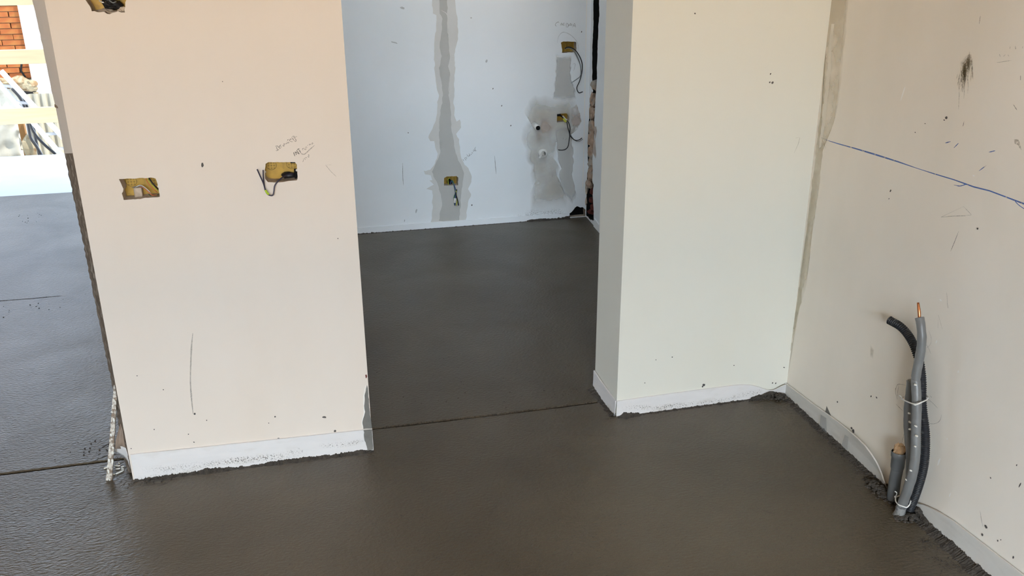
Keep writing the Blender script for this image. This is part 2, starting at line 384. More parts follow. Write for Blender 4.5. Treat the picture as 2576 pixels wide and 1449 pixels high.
def soft(name, wall, face, outline, m, step=0.02, amp=0.008, seed=0, inner=0.72, holes=()):
    P = ragged([face.uv(*p) for p in outline], step, amp, seed); n = len(P)
    c = sum((Vector(p) for p in P), Vector((0, 0))) / n
    if holes:
        I = [c + (p - c) * inner for p in P]; pts, tris = fill(I, holes); k = len(pts)
        V = [Vector((p.x, p.y)) for p in pts] + P
        F = [tuple(t) for t in tris] + [(i, k + i, k + (i + 1) % n, (i + 1) % n) for i in range(n)]
        return film(name, wall, V, F, m, [1.0] * k + [0.0] * n)
    V = [c] + [c + (p - c) * inner for p in P] + P
    F = [(0, 1 + i, 1 + (i + 1) % n) for i in range(n)] + [(1 + i, 1 + n + i, 1 + n + (i + 1) % n, 1 + (i + 1) % n) for i in range(n)]
    return film(name, wall, V, F, m, [1.0] * (n + 1) + [0.0] * n)

# ------------------------------------------------------------------ structure: floor
HC = 2.72
def joint_y(x):
    return 2.773 - 0.024 * max(0, min(1, (x + 0.3) / 1.0)) + 0.0022 * noise.noise(Vector((x * 18, 3, 0))) + 0.0012 * noise.noise(Vector((x * 90, 7, 0)))
def joint_gap(x):
    g = 0.0095 + 0.002 * noise.noise(Vector((x * 40, 1, 0)))
    if x > 0: g = 0.0072 + 0.006 * noise.noise(Vector((x * 9, 1.3, 0))) + 0.0022 * noise.noise(Vector((x * 70, 2, 0)))
    return max(0.0012, g)
v, f = box_vf(-3.6, 1.95, -3.4, 6.82, -0.2, -0.06)
floor = struct(obj('floor', v, f, material('dark_substrate', (0.012, 0.010, 0.009), 0.95)))
def slab(near):
    xs = [-3.6 + i * 0.25 for i in range(10)] + [-1.2 + i * 0.004 for i in range(int(2.4 / 0.004))] + [1.2 + 0.05 * i for i in range(16)]
    E = []
    for x in xs:
        y = joint_y(x); g = joint_gap(x)
        E.append((x, y - g / 2 + 0.0008 * noise.noise(Vector((x * 200, 0, 0))) if near else y + g / 2 + 0.0008 * noise.noise(Vector((x * 200, 9, 0)))))
    ye = -3.4 if near else 6.82
    V = []; F = []
    sgn = -1 if near else 1
    for x, y in E:
        V += [(x, ye, 0), (x, y + sgn * 0.004, 0), (x, y, -0.003), (x, y, -0.065)]
    for i in range(len(E) - 1):
        a, b = i * 4, i * 4 + 4
        for k in range(3):
            q = (a + k, b + k, b + k + 1, a + k + 1)
            F.append(tuple(reversed(q)) if near else q)
    o = obj('screed_slab', V, F, M['screed'], floor)
    # make every face look up / out
    bm = bmesh.new(); bm.from_mesh(o.data)
    for fc in bm.faces:
        if fc.normal.z < -0.1: fc.normal_flip()
    bm.to_mesh(o.data); bm.free()
    return o
slab_near = slab(True); slab_far = slab(False)

def floor_strokes(name, parent, lines, width, m, jag=0.0, z=0.0006):
    V, F = [], []
    for ln in lines:
        P = [floor_at(*p) for p in ln]; Q = []
        for a, b in zip(P[:-1], P[1:]):
            k = max(2, int((b - a).length / 0.006)); Q += [a.lerp(b, i / k) for i in range(k)]
        Q.append(P[-1]); n = len(Q); k0 = len(V)
        for i, p in enumerate(Q):
            d = (Q[min(i + 1, n - 1)] - Q[max(i - 1, 0)]).normalized(); s = Vector((-d.y, d.x, 0))
            ww = width * (0.55 + 0.9 * random.random()) * min(1, 0.15 + 5 * min(i, n - 1 - i) / n)
            o_ = s * jag * (noise.noise(p * 60) + 0.6 * noise.noise(p * 200))
            V += [p + o_ + s * ww / 2 + Vector((0, 0, z)), p + o_ - s * ww / 2 + Vector((0, 0, z))]
        F += [(k0 + 2 * i, k0 + 2 * i + 1, k0 + 2 * i + 3, k0 + 2 * i + 2) for i in range(n - 1)]
    return obj(name, V, F, m, parent, fade=[1.0] * len(V))
floor_strokes('joint_crack', floor, [[(-60, 763), (0, 757), (80, 751), (158, 744)]], 0.007, M['spot'], 0.003)
floor_strokes('hairline_crack', floor, [[(250, 1128), (285, 1112), (306, 1108)], [(236, 1160), (262, 1148), (300, 1142)]], 0.005, M['spot'], 0.006)
floor_strokes('hairline_crack', floor, [[(355, 1224), (392, 1217), (420, 1216)], [(372, 1214), (400, 1208), (452, 1206)], [(395, 1224), (430, 1211)]], 0.003, M['spot'], 0.006)
floor_strokes('hairline_crack', floor, [[(1900, 1275), (1925, 1287), (1950, 1294)]], 0.002, M['spot'], 0.003)

# ------------------------------------------------------------------ structure: walls with their openings for boxes
def outline(face, pts, step=0.006, amp=0.0022, seed=1):
    P = ragged([face.uv(*p) for p in pts], step, amp, seed)
    # counter-clockwise
    A = sum(P[i].x * P[(i + 1) % len(P)].y - P[(i + 1) % len(P)].x * P[i].y for i in range(len(P)))
    return P if A > 0 else list(reversed(P))

BOXPX = {
 'left': [(299, 450), (310, 451), (345, 448), (378, 447), (392, 449), (397, 465), (402, 495), (372, 498), (340, 501), (312, 503), (307, 487), (310, 475), (305, 462)],
 'right': [(668, 412), (675, 408), (742, 408), (747, 414), (748, 430), (749, 448), (747, 453), (715, 457), (690, 459), (674, 458), (667, 450), (666, 430)],
 'top': [(212, -60), (213, -2), (226, 14), (231, 27), (250, 30), (262, 31), (276, 36), (297, 30), (313, 31), (316, 6), (321, -4), (323, -60)],
 'far_top': [(1411, 107), (1418, 104), (1448, 105), (1450, 107), (1450, 131), (1430, 132), (1414, 133), (1414, 126)],
 'far_mid': [(1401, 287), (1434, 284), (1432, 304), (1418, 306), (1401, 308)],
 'far_low': [(1117, 448), (1124, 444), (1148, 443), (1153, 447), (1152, 466), (1117, 467)],
}
near_holes = [outline(NEAR, BOXPX['left'], seed=2), outline(NEAR, BOXPX['right'], amp=0.0012, seed=3), outline(NEAR, BOXPX['top'], amp=0.004, seed=4)]
far_holes = [outline(FAR, BOXPX[k], seed=5 + i, amp=0.0016) for i, k in enumerate(('far_top', 'far_mid', 'far_low'))]
# broken lower corner of the far wall, an opening in the plaster
far_notch = outline(FAR, [(1412, 545), (1424, 541), (1434, 536), (1441, 530), (1446, 523), (1451, 519), (1458, 521), (1466, 522), (1473, 528), (1473, 545), (1452, 547), (1432, 547)], seed=9, amp=0.003)
far_holes.append([Vector((p.x, max(p.y, 0.004))) for p in far_notch])

wall_partition = slab_wall('wall_partition', NEAR, 0, NEAR.len, HC, 0.12, M['paint'], near_holes, 0.05)
wall_pier = slab_wall('wall_pier', PIER, 0, PIER.len + 0.02, HC, 0.235, M['paint_pier'])
wall_right = slab_wall('wall_right', RIGHT, 0, 6.1, HC, 0.15, M['plaster_right'])
wall_far = slab_wall('wall_far', FAR, -0.62, FAR.len, HC, 0.14, M['plaster_far'], far_holes, 0.05)
# far right wall with the ragged vertical chase
chase = [(1492, -40), (1493, 60), (1490, 120), (1490, 160), (1490, 200), (1492, 230), (1486, 244), (1484, 262), (1483, 285), (1482, 300), (1477, 330), (1478, 372), (1479, 404), (1481, 420), (1476, 440), (1474, 470), (1473, 500), (1472, 530), (1473, 541),
         (1486, 553), (1494, 555), (1493, 520), (1491, 490), (1493, 465), (1490, 455), (1491, 430), (1490, 400), (1494, 360), (1496, 330), (1495, 300), (1497, 270), (1498, 245), (1500, 225), (1502, 195), (1501, 170), (1503, 150), (1503, 118), (1505, 88), (1505, 62), (1508, 40), (1507, 10), (1508, -40)]
ch = outline(FRT, chase, 0.01, 0.006, 11)
ch = [Vector((max(0.002, p.x), max(p.y, 0.002))) for p in ch]
wall_far_right = slab_wall('wall_far_right', FRT, 0, 2.36, HC, 0.15, M['plaster_far'], [ch], 0.12, m2=M['recess_shade'])  # chase reveal painted near-black for the shade deep in the slot
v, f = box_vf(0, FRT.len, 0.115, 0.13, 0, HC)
obj('chase_back', [Vector(p) for p in v], f, M['recess_shade'], wall_far_right)

def boxwall(name, x0, x1, y0, y1, z0, z1, m):
    v, f = box_vf(x0, x1, y0, y1, z0, z1); return struct(obj(name, v, f, m))
# right end of the pier towards the room behind: its back wall fills the gap to the far right wall
wb = boxwall('wall_pier_back', 1.745, 1.95, 2.62, 2.864, 0, HC, M['plaster_far'])
# return wall behind the partition, going to the terrace opening
boxwall('wall_return', -0.42, -0.30, 5.345, 6.60, 0, HC, M['plaster_far'])
# left wall
wl = [box_vf(-3.4, -3.2, -3.2, 6.82, 0, HC)]
v, f = join(*wl); struct(obj('wall_left', v, f, M['plaster_far']))
# wall around the terrace opening
v, f = join(box_vf(-3.4, -2.95, 6.62, 6.82, 0, HC), box_vf(-1.32, -0.30, 6.62, 6.82, 0, HC), box_vf(-2.95, -1.32, 6.62, 6.82, 2.08, HC)); struct(obj('wall_terrace', v, f, M['raw_plaster']))
# back wall with its wide window opening
wl = [box_vf(-3.4, -1.75, -3.4, -3.2, 0, HC), box_vf(0.5, 1.95, -3.4, -3.2, 0, HC), box_vf(-1.75, 0.5, -3.4, -3.2, 2.4, HC), box_vf(-1.75, 0.5, -3.4, -3.2, 0, 1.12)]
v, f = join(*wl); struct(obj('wall_back', v, f, M['plaster_right']))
v, f = join(box_vf(-3.5, 2.0, -5.4, 6.82, HC, HC + 0.25)); struct(obj('ceiling', v, f, M['ceiling']))  # runs on past the back wall as an added overhang blocking the sun

# ------------------------------------------------------------------ partition end: painted return above, bare masonry below
def end_strip(name, ys, ye, m, amp, seed):
    V, F = [], []
    N_ = 90; d = 0.12
    edge = [(0, 81), (60, 95), (130, 110), (190, 122), (235, 131), (260, 138), (385, 162), (487, 183), (640, 215), (800, 247), (930, 274), (1000, 288), (1210, 322)]
    def ex(y):
        for (a, xa), (b, xb) in zip(edge[:-1], edge[1:]):
            if a <= y <= b: return xa + (xb - xa) * (y - a) / (b - a)
        return edge[0][1] + (y - edge[0][0]) * 0.235 if y < 0 else edge[-1][1]
    for i in range(N_ + 1):
        y = ys + (ye - ys) * i / N_
        p = NEAR.loc(ex(y), y, -d)
        q = Vector((0.0, 0.0, NEAR.uv(98 + 0.1905 * y, y)[1]))
        e = amp * (noise.noise(Vector((0, p.z * 60, seed))) + 0.6 * noise.noise(Vector((0, p.z * 160, seed))))
        r = q.lerp(p, 0.45) + Vector((e * 0.7 - 0.003, 0, 0))
        V += [q + Vector((0, 0.0004, 0)), r, p + Vector((e, 0, 0)), Vector((0.02, d, p.z))]
    for i in range(N_):
        a = i * 4
        for k in range(3): F.append((a + k, a + k + 1, a + k + 5, a + k + 4))
    return obj(name, V, F, m, wall_partition)
end_strip('painted_return', -900, 386, M['paint'], 0.0012, 1)
end_strip('bare_masonry_edge', 386, 1190, M['masonry'], 0.0045, 2)
strokes('plaster_chip_edge', wall_partition, NEAR, [[(138, 262), (141, 268), (146, 272)]], 0.006, M['masonry'])

# ------------------------------------------------------------------ perimeter foam strips
def strip(name, face, top, bot, m, thick=0.005, lean=None, parent=None, dirt=True):
    """top / bot: photo points of the strip's upper edge and of the line where the screed meets it"""
    T = [face.uv(*p) for p in top]; B = [face.uv(*p) for p in bot]
    def ev(P, u):
        if u <= P[0][0]: return P[0][1]
        for a, b in zip(P[:-1], P[1:]):
            if a[0] <= u <= b[0]: return a[1] + (b[1] - a[1]) * (u - a[0]) / max(1e-6, b[0] - a[0])
        return P[-1][1]
    u0, u1 = T[0][0], T[-1][0]; n = max(8, int((u1 - u0) / 0.008)); V, F, FB = [], [], []
    for i in range(n + 1):
        u = u0 + (u1 - u0) * i / n
        # gentle smoothing of the upper edge
        t = (ev(T, u - 0.008) + 2 * ev(T, u) + ev(T, u + 0.008)) / 4 + 0.0006 * noise.noise(Vector((u * 40, 0, 4)))
        b = max(0.0, ev(B, u))
        k = (lean(u) if lean else 0.0); out = thick + k + 0.0008 * noise.noise(Vector((u * 15, 3, 1)))
        mid = (t * 0.5)
        V += [(u, -0.0002 - k, t), (u, -out, t - 0.0008), (u, -thick - 0.4 * k, mid), (u, -thick - 0.001, -0.004)]
        FB.append((u, b))
    for i in range(n):
        a = i * 4
        for k in range(3): F.append((a + k, a + k + 1, a + k + 5, a + k + 4))
    for e in (0, n):
        F.append(tuple(e * 4 + k for k in range(4)))
    o = struct(obj(name, V, F, m, parent, world=face.mat))
    return o, FB

def fillet(name, face, FB, label, base=0.003, width=0.016, amp=0.006, thick=0.006, seed=0):
    """crumbly edge of the screed rising against the strip; kind = stuff"""
    V, F = [], []
    u0, u1 = FB[0][0], FB[-1][0]; n = max(4, int((u1 - u0) / 0.0025))
    def ev(u):
        for a, b in zip(FB[:-1], FB[1:]):
            if a[0] <= u <= b[0]: return a[1] + (b[1] - a[1]) * (u - a[0]) / max(1e-6, b[0] - a[0])
        return FB[-1][1]
    K = 9
    for i in range(n + 1):
        u = u0 + (u1 - u0) * i / n
        nz = noise.noise(Vector((u * 55, seed, 0))) + 0.7 * noise.noise(Vector((u * 170, seed, 2))) + 0.5 * noise.noise(Vector((u * 420, seed, 5)))
        h = max(0.0008, ev(u) + base + amp * nz); wd = width * (1 + 0.5 * noise.noise(Vector((u * 30, seed, 8)))) + h * 0.8
        V.append((u, 0.0, h)); V.append((u, -thick - 0.001, h))
        for k in range(1, K - 1):
            q_ = k / (K - 2); y = thick + 0.001 + wd * q_
            bump = 0.35 * amp * (noise.noise(Vector((u * 160, y * 160, seed))) + 0.8 * noise.noise(Vector((u * 380, y * 380, seed + 3))))
            z = h * (1 - q_) ** 1.3 + bump * (1 - q_ * 0.5)
            V.append((u, -y, -0.001 if k == K - 2 else max(-0.001, z)))
    for i in range(n):
        a = i * K
        for k in range(K - 1): F.append((a + k, a + k + 1, a + K + k + 1, a + K + k))
    o = obj(name, V, F, M['crumb'], world=face.mat)
    return tag(o, label, 'screed', kind='stuff')

def smears(parent, face, pts, hw, seed=0):
    """dirt band on a strip, points in the photo, half width in metres"""
    P = [Vector(face.uv(*p)) for p in pts]; Q = []
    for a, b in zip(P[:-1], P[1:]):
        k = max(2, int((b - a).length / 0.01)); Q += [a.lerp(b, i / k) for i in range(k)]
    Q.append(P[-1]); V, F, A = [], [], []
    for i, p in enumerate(Q):
        e = min(1, 6 * min(i, len(Q) - 1 - i) / len(Q))
        V += [(p.x, -0.0072, p.y + hw), (p.x, -0.0074, p.y), (p.x, -0.0076, p.y - hw)]; A += [0, e, 0]
    for i in range(len(Q) - 1):
        a = i * 3; F += [(a, a + 1, a + 4, a + 3), (a + 1, a + 2, a + 5, a + 4)]
    return obj('screed_smear', V, F, M['dirt'], parent, fade=A)

bn, fb = strip('baseboard_partition', NEAR, [(328.5, 1142), (500, 1124), (700, 1103), (936, 1077.5)],
               [(335, 1206), (420, 1193), (500, 1183), (515, 1177), (560, 1174), (620, 1172), (690, 1158), (760, 1149), (850, 1140), (905, 1130), (938, 1131)], M['foam'])
fillet('screed_edge', NEAR, fb, 'dark crumbly screed edge along the white strip of the left partition', 0.001, 0.010, 0.006, seed=1)
smears(bn, NEAR, [(350, 1180), (430, 1176), (520, 1166), (600, 1156), (680, 1146), (780, 1138)], 0.016)
smears(bn, NEAR, [(560, 1157), (640, 1152), (710, 1146)], 0.014)
smears(bn, NEAR, [(800, 1120), (860, 1116), (918, 1106)], 0.012)
smears(bn, NEAR, [(720, 1133), (742, 1130), (765, 1130)], 0.012)
smears(bn, NEAR, [(340, 1203), (420, 1192), (500, 1184)], 0.010)

bp_, fb = strip('baseboard_pier', PIER, [(1551, 1008), (1640, 995), (1760, 979), (1860, 966.5), (1885, 967), (1905, 971), (1925, 978), (1938, 980), (1948, 976), (1960, 967), (1979, 962)],
                [(1551, 1046), (1558, 1044), (1570, 1036), (1585, 1036), (1620, 1040), (1660, 1034), (1720, 1027), (1800, 1019), (1860, 1011), (1888, 1002), (1905, 993), (1925, 989), (1945, 987), (1965, 992), (1978, 996)], M['foam'],
                lean=lambda u: 0.012 * math.exp(-((u - 0.66) / 0.045) ** 2))
fillet('screed_edge', PIER, fb, 'dark crumbly screed edge along the white strip at the foot of the pier', 0.001, 0.012, 0.006, seed=2)
smears(bp_, PIER, [(1560, 1026), (1600, 1022), (1650, 1024), (1720, 1014)], 0.014)
smears(bp_, PIER, [(1640, 1024), (1720, 1016), (1800, 1006), (1850, 1002)], 0.012)
smears(bp_, PIER, [(1830, 1000), (1870, 990), (1920, 982)], 0.014)

bj, fb = strip('baseboard_jamb', JAMB, [(1496, 931), (1510, 953), (1530, 981), (1551, 1008)], [(1496, 972), (1510, 994), (1530, 1022), (1551, 1046)], M['foam'])
fillet('screed_edge', JAMB, fb, 'dark crumbly screed edge in the doorway along the side of the pier', 0.002, 0.016, 0.005, seed=3)

br, fb = strip('baseboard_right', RIGHT, [(1980, 962), (2020, 992), (2050, 1015), (2110, 1056), (2172, 1099), (2195, 1120), (2211, 1142), (2224, 1166), (2234, 1196), (2238, 1215)],
               [(1978, 996), (2010, 1026), (2050, 1064), (2080, 1088), (2109, 1113), (2158, 1156), (2197, 1201), (2231, 1232), (2238, 1236)], M['foam_right'],
               lean=lambda u: 0.006 + 0.016 * math.exp(-((u - 0.55) / 0.14) ** 2))
fillet('screed_edge', RIGHT, fb, 'dark crumbly screed edge from the corner to the pipes by the right wall', 0.003, 0.030, 0.007, seed=4)
br2, fb = strip('baseboard_front', RIGHT, [(2304, 1263), (2330, 1269), (2363, 1284), (2402, 1308), (2490, 1376), (2576, 1442), (2800, 1625)],
                [(2304, 1285), (2330, 1305), (2363, 1333), (2422, 1382), (2451, 1411), (2490, 1443), (2576, 1505), (2800, 1690)], M['foam_right'], lean=lambda u: 0.004)
fillet('screed_edge', RIGHT, fb, 'dark crumbly screed edge running from the pipes to the front right corner', 0.003, 0.022, 0.008, seed=5)

bf, fb = strip('baseboard_far', FAR, [(700, 590), (895, 573), (1100, 558), (1250, 548), (1330, 541), (1432, 536)], [(700, 605), (895, 587), (1000, 580), (1100, 573), (1250, 562), (1310, 560), (1330, 552), (1360, 549), (1400, 548), (1432, 542)], M['plaster_far'], thick=0.008)
fillet('screed_edge', FAR, fb, 'thin dark screed edge along the foot of the far wall', 0.0, 0.010, 0.006, thick=0.009, seed=6)
smears(bf, FAR, [(900, 584), (1000, 576), (1100, 568), (1250, 559), (1320, 553)], 0.014)
smears(bf, FAR, [(1290, 546), (1330, 540), (1400, 538), (1430, 534)], 0.022)
smears(bf, FAR, [(1320, 535), (1370, 533), (1420, 528)], 0.022)
bfr, fb = strip('baseboard_far_right', FRT, [(1496, 548), (1500, 553), (1520, 582)], [(1494, 557), (1500, 572), (1520, 596)], M['plaster_far'], thick=0.006)

# translucent strip lifted at the pier's inner corner and the flap at the partition's left end
def sheet(name, pts, parent, m, th=0.002, world=None):
    """flat bent sheet through 3D points given as rows [[p,p..],[p,p..]]"""
    n = len(pts[0]); V = [Vector(p) for r in pts for p in r]; k = len(V)
    F = [(r * n + i, r * n + i + 1, (r + 1) * n + i + 1, (r + 1) * n + i) for r in range(len(pts) - 1) for i in range(n - 1)]
    o = obj(name, V, F, m, parent, smooth=True)
    s = o.modifiers.new('thickness', 'SOLIDIFY'); s.thickness = th; s.offset = 0
    return o
c0 = NEAR.mat.inverted()
rows = []
for t in range(5):
    q = t / 4
    a = [(323, 1143), (316, 1127), (306, 1122), (296, 1124), (289, 1129)]; b = [(329, 1180), (322, 1160), (312, 1148), (300, 1140), (291, 1137)]
    rows.append([c0 @ at_y(a[i][0] + (b[i][0] - a[i][0]) * q, a[i][1] + (b[i][1] - a[i][1]) * q, 2.642 + 0.012 * i) for i in range(5)])
sheet('loose_flap', rows, bn, M['foam'])
rows = []
for t in range(5):
    q = t / 4
    a = [(303, 1066), (309, 1085), (313, 1105), (316, 1128)]; b = [(301, 1072), (296, 1092), (291, 1110), (289, 1129)]
    rows.append([c0 @ at_y(a[i][0] + (b[i][0] - a[i][0]) * q, a[i][1] + (b[i][1] - a[i][1]) * q, 2.66 + 0.01 * sin(q * 3)) for i in range(4)])
sheet('curled_back_side', rows, bn, M['foam_back'])

# ------------------------------------------------------------------ marks on the partition
P_ = wall_partition
patch('bare_filler_patch', P_, NEAR, [(924, 968), (927, 1000), (931, 1040), (936, 1078), (914, 1079), (912, 1062), (915, 1047), (918, 1036), (916, 1022), (917, 1010), (918, 995), (921, 978)], M['grey_filler'], 0.006, 0.002)
strokes('filler_edge_highlight', P_, NEAR, [[(920, 968), (916, 990), (915, 1015), (916, 1040), (911, 1060), (912, 1078)]], 0.002, M['white_spot'])  # thin white line painting a highlight along the filler's edge
o = patch('grey_strip_film', P_, NEAR, [(914, 1079), (936, 1078), (938, 1128), (924, 1130), (916, 1100)], M['grey_filler'], 0.008, 0.002); o.location.y = -0.0085
# single long pencil line and arrow
strokes('pencil_mark', P_, NEAR, [[(485, 838), (482, 870), (480, 910), (479, 960), (482, 1005), (486, 1041)]], 0.0044, M['pencil_faint'])
strokes('pencil_mark', P_, NEAR, [[(834, 414), (819, 415), (833, 432), (846, 444)]], 0.0013, M['pencil'], smooth=False)
# handwriting above the right box
S = 18.11
def hw(base, L): return [[(base[0] + x / S, base[1] + y / S) for x, y in ln] for ln in L]
strokes('handwriting', P_, NEAR, hw((660, 340), [
    [(600, 490), (640, 540), (690, 690)], [(600, 495), (700, 500), (770, 590)], [(625, 690), (660, 710), (770, 630)],
    [(850, 420), (790, 490), (770, 560), (810, 600), (890, 510)], [(790, 510), (850, 490)],
    [(910, 440), (980, 500), (990, 370), (1010, 430)], [(1040, 410), (1110, 370), (1130, 380)], [(1110, 300), (1160, 360), (1210, 330), (1170, 310)],
    [(1140, 250), (1160, 210), (1210, 190)], [(1240, 190), (1240, 250), (1310, 290), (1400, 290)], [(1250, 230), (1300, 170), (1330, 210)],
    [(1330, 90), (1380, 170), (1450, 250), (1520, 280), (1530, 210), (1460, 130), (1400, 60), (1330, 90)],
    [(1390, 40), (1440, 40), (1480, 90), (1500, 140)], [(1360, 130), (1430, 200)], [(1500, 90), (1580, 50)]]), 0.0016, M['pencil'])
strokes('handwriting', P_, NEAR, hw((660, 340), [
    [(1415, 770), (1450, 860), (1480, 960)], [(1480, 760), (1520, 820), (1560, 900)], [(1480, 760), (1580, 800), (1690, 860)], [(1550, 690), (1620, 770), (1690, 860)],
    [(1570, 680), (1690, 600)], [(1650, 640), (1700, 710), (1750, 800)]]), 0.0026, M['pencil'])
strokes('handwriting', P_, NEAR, hw((660, 340), [
    [(1890, 590), (1840, 610), (1830, 650), (1860, 690)], [(1880, 590), (1940, 650), (1990, 640), (1940, 540)], [(1990, 510), (2010, 560), (2050, 550)], [(2040, 440), (2070, 480)],
    [(2120, 400), (2150, 480)], [(2130, 430), (2180, 410), (2210, 450)], [(2220, 390), (2280, 410), (2270, 350), (2340, 380)],
    [(1850, 1060), (1900, 1130)], [(1910, 1040), (1970, 1120)], [(1930, 1040), (2000, 1010), (2030, 1050)], [(2050, 960), (2120, 1000), (2100, 880), (2150, 940)], [(1840, 1220), (1880, 1120)]]), 0.0014, M['pencil'])
strokes('pencil_underline', P_, NEAR, hw((660, 340), [[(1740, 800), (1800, 850), (1900, 870), (1980, 820), (2120, 690), (2260, 560), (2390, 450)]]), 0.0028, M['pencil_faint'])
for x, y, rx, ry in [(509, 415, 3.2, 6), (490, 1041, 2.5, 2.5), (692, 1048, 2.2, 2), (520, 1057, 1.6, 1.4), (816, 1049, 5, 2.8), (843, 1084, 3.2, 2.8), (701, 1103, 3, 2.2), (488, 1112, 2, 1.3), (474, 1092, 1.6, 1.3), (676, 1064, 1.3, 1.2), (411, 980, 1.5, 1.5), (388, 1080, 1.5, 1.5), (560, 205, 1.2, 1.2), (345, 945, 1.5, 1.2), (330, 1128, 1.6, 1.2), (850, 600, 1.3, 1.3)]:
    blob('spatter_spot', P_, NEAR, x, y, rx, ry, M['spot'], 0.2)
blob('brick_chip_spot', P_, NEAR, 921, 946, 2, 5, M['terracotta'])
# ------------------------------------------------------------------ marks on the pier and jamb
for x, y, rx, ry in [(1943, 208, 3, 3), (1936, 207, 2, 2), (1938, 186, 1.5, 2.5), (1748, 34, 2, 2), (1770, 968, 3.5, 3), (1767, 972, 2, 2.5), (1691, 898, 1.5, 1.5), (1622, 963, 1.2, 1.2), (1846, 919, 1.5, 1.2), (1943, 963, 1.5, 2), (1951, 964, 1.5, 2.2), (1972, 924, 2.6, 1.2), (1650, 905, 1.2, 1.2)]:
    blob('spatter_spot', wall_pier, PIER, x, y, rx, ry, M['spot'], 0.3)
strokes('pencil_mark', wall_pier, PIER, [[(2001, 347), (2012, 346), (2008, 362), (1998, 384)]], 0.0013, M['pencil'], smooth=False)

# ------------------------------------------------------------------ marks on the right wall
R_ = wall_right
soft('corner_skim_patch', R_, RIGHT, [(2097, -200), (2150, -200), (2135, 0), (2128, 90), (2116, 220), (2105, 290), (2082, 340), (2070, 380), (2062, 480), (2042, 600), (2030, 720), (2006, 800), (1992, 900), (1982, 950), (2040, 480), (2076, 180)], M['patch_corner'], 0.015, 0.006, 3, 0.8)
patch('corner_skim_edge', R_, RIGHT, [(2092, 60), (2099, 60), (2093, 120), (2088, 200), (2083, 245), (2078, 300), (2073, 330), (2066, 372), (2060, 372), (2070, 290), (2080, 180)], M['patch_edge'], 0.01, 0.004)
patch('corner_skim_edge', R_, RIGHT, [(2010, 722), (2018, 728), (2016, 760), (2006, 790), (1998, 830), (1990, 880), (1986, 900), (1992, 850), (2004, 770)], M['patch_corner'], 0.01, 0.004)
strokes('chalk_line', R_, RIGHT, [[(2078, 352), (2110, 362), (2150, 373), (2200, 388), (2260, 407), (2315, 426)]], 0.0046, M['chalk'], smooth=False)
strokes('chalk_line', R_, RIGHT, [[(2300, 421), (2350, 437), (2400, 452), (2450, 470), (2490, 480), (2535, 497), (2580, 514), (2700, 555), (2900, 624), (3200, 727)]], 0.0036, M['chalk'], smooth=False)
strokes('chalk_line', R_, RIGHT, [[(2400, 465), (2415, 468), (2430, 464), (2442, 466)], [(2550, 502), (2565, 517), (2585, 530)], [(2378, 360), (2392, 356)], [(2400, 372), (2412, 360)], [(2488, 383), (2504, 379)], [(2463, 430), (2482, 416)]], 0.0022, M['chalk'])
strokes('pencil_mark', R_, RIGHT, [[(2066, 346), (2082, 353)], [(2068, 348), (2078, 374)], [(2076, 358), (2061, 377)]], 0.0013, M['pencil'])
strokes('pencil_mark', R_, RIGHT, [[(2426, 519), (2368, 546), (2444, 541)], [(2426, 521), (2445, 541)], [(2384, 544), (2430, 543)]], 0.0016, M['pencil_faint'], smooth=False)
strokes('pencil_mark', R_, RIGHT, [[(2412, 582), (2402, 608), (2392, 632)]], 0.0018, M['pencil'])
strokes('pencil_mark', R_, RIGHT, [[(2360, 825), (2361, 792), (2371, 828)]], 0.0012, M['pencil'], smooth=False)
strokes('pencil_mark', R_, RIGHT, [[(2382, 735), (2385, 775)], [(2383, 760), (2386, 776)]], 0.0012, M['pencil_faint'])
strokes('pencil_mark', R_, RIGHT, [[(2337, 832), (2343, 850), (2341, 866), (2330, 876)], [(2326, 860), (2336, 875), (2342, 890)]], 0.0012, M['pencil_faint'])
strokes('pencil_mark', R_, RIGHT, [[(2258, 1005), (2253, 985), (2256, 972), (2262, 966), (2282, 970)], [(2261, 967), (2257, 1004)], [(2254, 1016), (2272, 1034)]], 0.0013, M['pencil'])
strokes('pencil_mark', R_, RIGHT, [[(2326, 998), (2345, 1012), (2360, 1027)], [(2328, 1064), (2350, 1066), (2364, 1059), (2370, 1042)], [(2340, 995), (2345, 1000)]], 0.0013, M['pencil_faint'])
strokes('pencil_mark', R_, RIGHT, [[(2466, 1284), (2470, 1310), (2474, 1326)], [(2270, 1112), (2278, 1078)]], 0.0014, M['pencil'])
strokes('pencil_mark', R_, RIGHT, [[(2542, 117), (2541, 123)], [(2555, 116), (2556, 124)], [(2574, 116), (2573, 121)], [(2568, 190), (2568, 202)]], 0.0016, M['pencil'])
strokes('faint_handwriting', R_, RIGHT, [[(2515, 136), (2517, 143)], [(2525, 142), (2530, 137)], [(2536, 137), (2539, 142)], [(2508, 157), (2520, 156), (2530, 154), (2545, 152)]], 0.0014, M['pencil_faint'])
strokes('pencil_mark', R_, RIGHT, [[(2467, 40), (2464, 60)], [(2423, 318), (2426, 305)], [(2550, 263), (2559, 277)]], 0.0018, M['pencil'])
